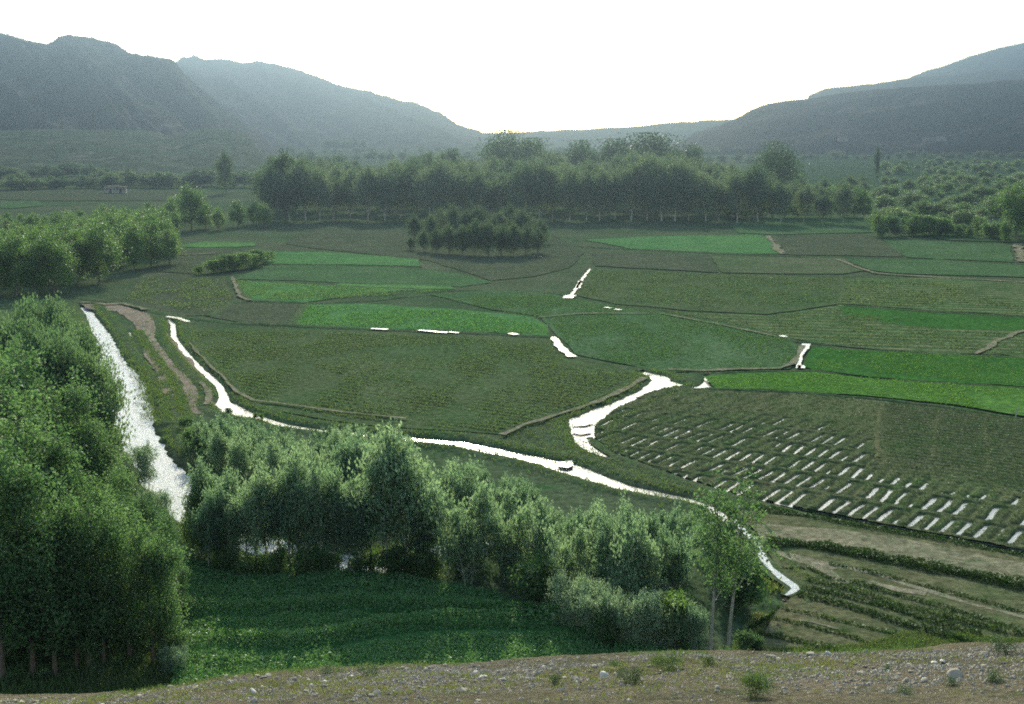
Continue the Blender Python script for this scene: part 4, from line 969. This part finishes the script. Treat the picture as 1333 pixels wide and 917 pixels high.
# grass along canal, banks, strip beds
def tufts(name, P2, h, n_per, mat, label, sp=0.12, lw=0.03, zf=None):
    P2 = np.asarray(P2); P = np.repeat(P2, n_per, 0); n = len(P)
    P = P + rng.normal(size=P.shape) * sp
    hh = h * rng.uniform(0.5, 1.2, n)
    z = zf(P[:, 0], P[:, 1]) if zf else np.zeros(n)
    ax = rng.normal(size=(n, 3)) * 0.35; ax[:, 2] = 1
    P3 = np.stack([P[:, 0], P[:, 1], z + hh * 0.4], 1)
    V, Fc = leaf_quads(P3, ax, hh[:, None], lw, rng)
    return link(name, mesh_np(name, V, Fc, [mat]), kind='stuff', label=label, category='grass')
base = []
for pts, wd in ((CANAL, CANW), (RIVER, RIVW), (SIDE, SIDW), (BR, BRW)):
    for side in (-1, 1):
        Xp, Yp, nx, ny, Wl, Wr = ribbon_v(pts, wd, 0, 0.3, 3, 0.25)
        for rep in range(3):
            o = Wl + np.abs(rng.normal(0, 0.7, len(Xp))) + 0.35
            base.append(np.stack([Xp + side * nx * o, Yp + side * ny * o], 1))
tufts('bank_grass', np.concatenate(base), 0.35, 5, L_grass, 'rough green grass along the banks of the river and the canal', 0.15, 0.06)
b2 = np.stack([rng.uniform(12, 32, 26000), rng.uniform(57, 84, 26000)], 1)
sp_ = GP([(960, 870), (1000, 690), (1333, 760), (1500, 880), (1500, 900)])
b2 = b2[in_poly(b2[:, 0], b2[:, 1], sp_)]; b2 = b2[fbm(b2[:, 0] * 0.4, b2[:, 1] * 0.9, 97, 3) > 0.47]
tufts('bed_grass', b2, 0.16, 4, L_dry, 'sparse low weeds over the tan strip beds', 0.12, 0.05)
b4 = np.stack([rng.uniform(-32, -12, 16000), rng.uniform(48, 62, 16000)], 1)
q4 = np.array([pix(a, b, 0) for a, b in b4]); b4 = b4[(q4[:, 0] < 232)]
tufts('grove_floor_grass', b4, 0.5, 4, L_grass, 'rank grass under the left grove', 0.15, 0.08)
b3 = np.stack([rng.uniform(10, 28, 60000), rng.uniform(52, 64, 60000)], 1)
q = np.array([pix(a, b, 0) for a, b in b3]); k = (q[:, 0] > 960) & (q[:, 1] > np.interp(q[:, 0], [960, 1000, 1080, 1160, 1260, 1333], [838, 848, 845, 832, 826, 838]) + 6 * (fbm(b3[:, 0] * 0.8, b3[:, 1] * 0.8, 12, 3) * 2 - 1))
tufts('foot_grass', b3[k], 0.3, 5, L_grass, 'bright green grass at the foot of the stony slope, right', 0.1, 0.05)

# ------------------------------------------------------------------ stony foreground slope
rimx = [-14, -8.07, -6.5, -5.05, -4.08, -2.0, -0.8, 0.4, 2.0, 2.83, 4.05, 5.3, 6.5, 7.6, 8.1, 14]
rimp = [915, 912, 905, 886, 878, 869, 868, 860, 855, 850, 851, 853, 850, 845, 840, 835]
YR = 20.0
def slope_z(X, Y, nz=True):
    zr = HC - YR * np.tan(PITCH + np.arctan((np.interp(X, rimx, rimp) - 458.5) / F))
    s0 = (23.3 - zr) / YR
    up = zr + (YR - Y) * s0
    t = np.maximum(Y - YR, 0)
    dn = zr - 0.365 * t - 0.020 * t * t
    z = np.where(Y < YR, up, dn)
    if nz: z = z + 0.10 * (fbm(X * 1.1, Y * 1.1, 5, 3) - 0.5) + 0.05 * (fbm(X * 6, Y * 6, 6, 4) - 0.5) - 0.02
    return np.where(Y > YR, np.maximum(z, -0.6), z)
xs1 = np.linspace(-11, 11, 441); ys1 = np.linspace(12.5, 23, 300)
xs = np.concatenate([np.linspace(-60, -11.5, 30), xs1, np.linspace(11.5, 60, 30)])
ys = np.concatenate([np.linspace(-20, 12, 20), ys1, np.linspace(23.5, 48, 40)])
X, Y = np.meshgrid(xs, ys, indexing='ij'); Z = slope_z(X, Y)
link('stony_slope', mesh_np('stony_slope', np.stack([X.ravel(), Y.ravel(), Z.ravel()], 1), grid_faces(len(xs), len(ys)), [M_stony], smooth=True), kind='structure')

def stone_proto(seed, mat):
    bm = bmesh.new(); bmesh.ops.create_icosphere(bm, subdivisions=2, radius=1.0)
    r = np.random.default_rng(seed); dirs = r.normal(size=(7, 3)); dirs /= np.linalg.norm(dirs, axis=1)[:, None]; cut = r.uniform(0.55, 0.9, 7)
    sc = r.uniform(0.65, 1.2, 3) * [1, 1, 0.7]
    for v in bm.verts:
        c = np.array(v.co)
        for d, k in zip(dirs, cut):
            e = c @ d
            if e > k: c = c - d * (e - k)
        v.co = c * sc
    me = bpy.data.meshes.new('stone'); bm.to_mesh(me); bm.free(); me.materials.append(mat); return me
SP = [stone_proto(i, M_stone) for i in range(6)]; SW = [stone_proto(20 + i, M_stonew) for i in range(3)]
def stone(me, x, y, r, lb, group=None):
    o = link('stone', me, label=lb, category='stone')
    if group: o['group'] = group
    o.location = (x, y, float(slope_z(np.array(x), np.array(y))) + r * 0.25); o.rotation_euler = (RNG.uniform(-0.5, 0.5), RNG.uniform(-0.5, 0.5), RNG.uniform(0, 6.28)); o.scale = (r * RNG.uniform(0.8, 1.3), r, r * RNG.uniform(0.7, 1))
def slope_px(px, py):
    """point of the slope shown at px, py"""
    for _y in np.arange(12.8, 20.6, 0.02):
        x = (px - 666.5) / F * (_y / math.cos(PITCH))
        d = _y * math.cos(PITCH) - (float(slope_z(np.array(x), np.array(_y), False)) - HC) * math.sin(PITCH)
        x = (px - 666.5) / F * d
        p, q = pix(x, _y, float(slope_z(np.array(x), np.array(_y), False)))
        if q <= py: return x, _y
    return x, 20.2
n = 0
while n < 285:
    x = RNG.uniform(-8.6, 8.8); y = RNG.triangular(13.6, 20.4, 19.8)
    if fbm(np.array([x * 0.6]), np.array([y * 0.9]), 44, 3)[0] < RNG.uniform(0.3, 0.6): continue
    wht = RNG.random() < 0.12
    stone(RNG.choice(SW if wht else SP), x, y, RNG.uniform(0.022, 0.06) * (1 if RNG.random() < 0.88 else 1.6),
          'small whitish stone on the bare slope in the foreground' if wht else 'small angular tan stone on the bare slope in the foreground', 'whitish stones on the slope' if wht else 'tan stones on the slope'); n += 1
for a, b, r, lb in ((628, 883, 0.07, 'bright white stone on the slope right of the rim grass tufts'), (1216, 861, 0.07, 'left one of two bright white stones at the rim on the right'), (1227, 860, 0.065, 'right one of two bright white stones at the rim on the right'), (1243, 880, 0.13, 'large rounded pale stone below the pair of white stones')):
    x, y = slope_px(a, b); stone(SW[0] if r < 0.1 else SP[0], x, y, r, lb)
# gravel: too many to count, one object
gp = []
bmv = np.array([v.co for v in SP[0].vertices]); 
ico = [np.array([(math.cos(a), math.sin(a), 0) for a in (0, 1.26, 2.51, 3.77, 5.03)] + [(0, 0, 1), (0, 0, -1)])]
icf = np.array([(i, (i + 1) % 5, 5) for i in range(5)] + [((i + 1) % 5, i, 6) for i in range(5)])
N = 17000
gx = rng.uniform(-9, 9, N); gy = rng.triangular(13.4, 19.6, 20.6, N)
keep = fbm(gx * 0.8, gy * 0.8, 46, 3) > rng.uniform(0.25, 0.6, N); gx, gy = gx[keep], gy[keep]; N = len(gx)
gr = 0.008 + 0.034 * rng.beta(1.3, 3.0, N)
gz = slope_z(gx, gy)
base_ = ico[0][None] * rng.uniform(0.6, 1.3, (N, 7, 1)) * gr[:, None, None] * np.array([1.2, 1, 0.7])
th = rng.uniform(0, 6.28, N); c_, s_ = np.cos(th)[:, None], np.sin(th)[:, None]
xr = base_[..., 0] * c_ - base_[..., 1] * s_; yr = base_[..., 0] * s_ + base_[..., 1] * c_
V = np.stack([xr + gx[:, None], yr + gy[:, None], base_[..., 2] + gz[:, None] + gr[:, None] * 0.3], 2).reshape(-1, 3)
Fc = (icf[None] + (np.arange(N) * 7)[:, None, None]).reshape(-1, 3)
link('gravel', mesh_np('gravel', V, Fc, [M_stone]), kind='stuff', label='loose tan gravel strewn over the foreground slope', category='gravel')
g2 = np.stack([rng.uniform(-9, 9, 2600), rng.triangular(13.4, 18, 20.8, 2600)], 1)
g2 = g2[fbm(g2[:, 0] * 0.5, g2[:, 1] * 1.0, 48, 3) > 0.5]
tufts('dry_grass', g2, 0.07, 9, L_dry, 'short dry grass between the stones of the slope', 0.05, 0.012, slope_z)
g3 = np.stack([rng.uniform(-8.3, 8.6, 900), rng.uniform(19.6, 21.2, 900)], 1)
g3 = g3[fbm(g3[:, 0] * 0.8, g3[:, 1] * 0 , 49, 3) > 0.5]
g3 = g3[::3]
tufts('rim_grass', g3, 0.10, 10, L_grass, 'green grass fringing the rim of the slope', 0.07, 0.014, slope_z)
SH = [(981, 904, 0.42, 'freshscrub', 'bright green leafy bush on the slope, the largest in the foreground', 1.2), (822, 886, 0.24, 'scrub', 'small dark brown-green bush on the slope between the two rim bushes', 1.3),
 (866, 872, 0.32, 'freshscrub', 'green bush with upright stems on the rim below the silver willows', 1.4), (924, 866, 0.20, 'scrub', 'small dark round bush on the rim at the foot of the twin trunks', 1.0),
 (483, 880, 0.20, 'scrub', 'low grey-green tuft on the rim, second to the right from the left grove', 1.6), (427, 878, 0.15, 'scrub', 'low flat grey-green tuft on the rim nearest the left grove', 1.8),
 (722, 890, 0.16, 'scrub', 'small grey-green tuft on the slope right of centre', 1.2), (1307, 850, 0.3, 'scrub', 'dark green bush on the rim near the right edge of the picture', 1.3),
 (1235, 892, 0.12, 'scrub', 'small dark plant beside the large rounded pale stone', 1.8), (1180, 900, 0.12, 'scrub', 'small dark plant low on the slope toward the right', 1.8),
 (1158, 872, 0.1, 'scrub', 'tiny dark plant just under the rim, left of the two white stones', 1.5), (1300, 888, 0.14, 'scrub', 'spreading dark plant at far right of the slope', 2.2), (800, 868, 0.16, 'freshscrub', 'low light tuft on the rim left of the upright rim bush', 1.5)]
for a, b, h, kd, lb, wd in SH:
    x, y = slope_px(a, b)
    tree('rim_bush', kd, x, y, h, lb, cat='bush', z=float(slope_z(np.array(x), np.array(y))) + 0.03, wide=h / PROTO[kd][0][0] * 0 + wd)
# leaning post on the bright field bank at far right
x, y = G(1322, 543)
V, Fc = tube([(0, 0, -0.1), (0.05, 0, 0.35), (0.2, 0.02, 0.85)], [0.07, 0.06, 0.045], 8)
o = link('leaning_post', mesh_np('leaning_post', V, Fc, [B_pale]), label='short leaning grey post at the lower edge of the vivid green field', category='post'); o.location = (x, y, 0.03)

# ------------------------------------------------------------------ haze
mh = bpy.data.materials.new('haze'); mh.use_nodes = True; nt = mh.node_tree
nt.nodes.remove(nt.nodes['Principled BSDF'])
pv = nt.nodes.new('ShaderNodeVolumePrincipled'); pv.inputs['Density'].default_value = HAZE_DENS
pv.inputs['Color'].default_value = HAZE_COL; pv.inputs['Anisotropy'].default_value = HAZE_G
nt.links.new(pv.outputs[0], nt.nodes['Material Output'].inputs['Volume'])
V = [(a, b, c) for c in (-2.0, 300.0) for b in (-60.0, 3700.0) for a in (-2400.0, 2400.0)]
link('haze', mesh_np('haze', V, [(0, 2, 3, 1), (4, 5, 7, 6), (0, 1, 5, 4), (2, 6, 7, 3), (0, 4, 6, 2), (1, 3, 7, 5)], [mh]), kind='stuff', label='pale hazy air filling the valley', category='haze')
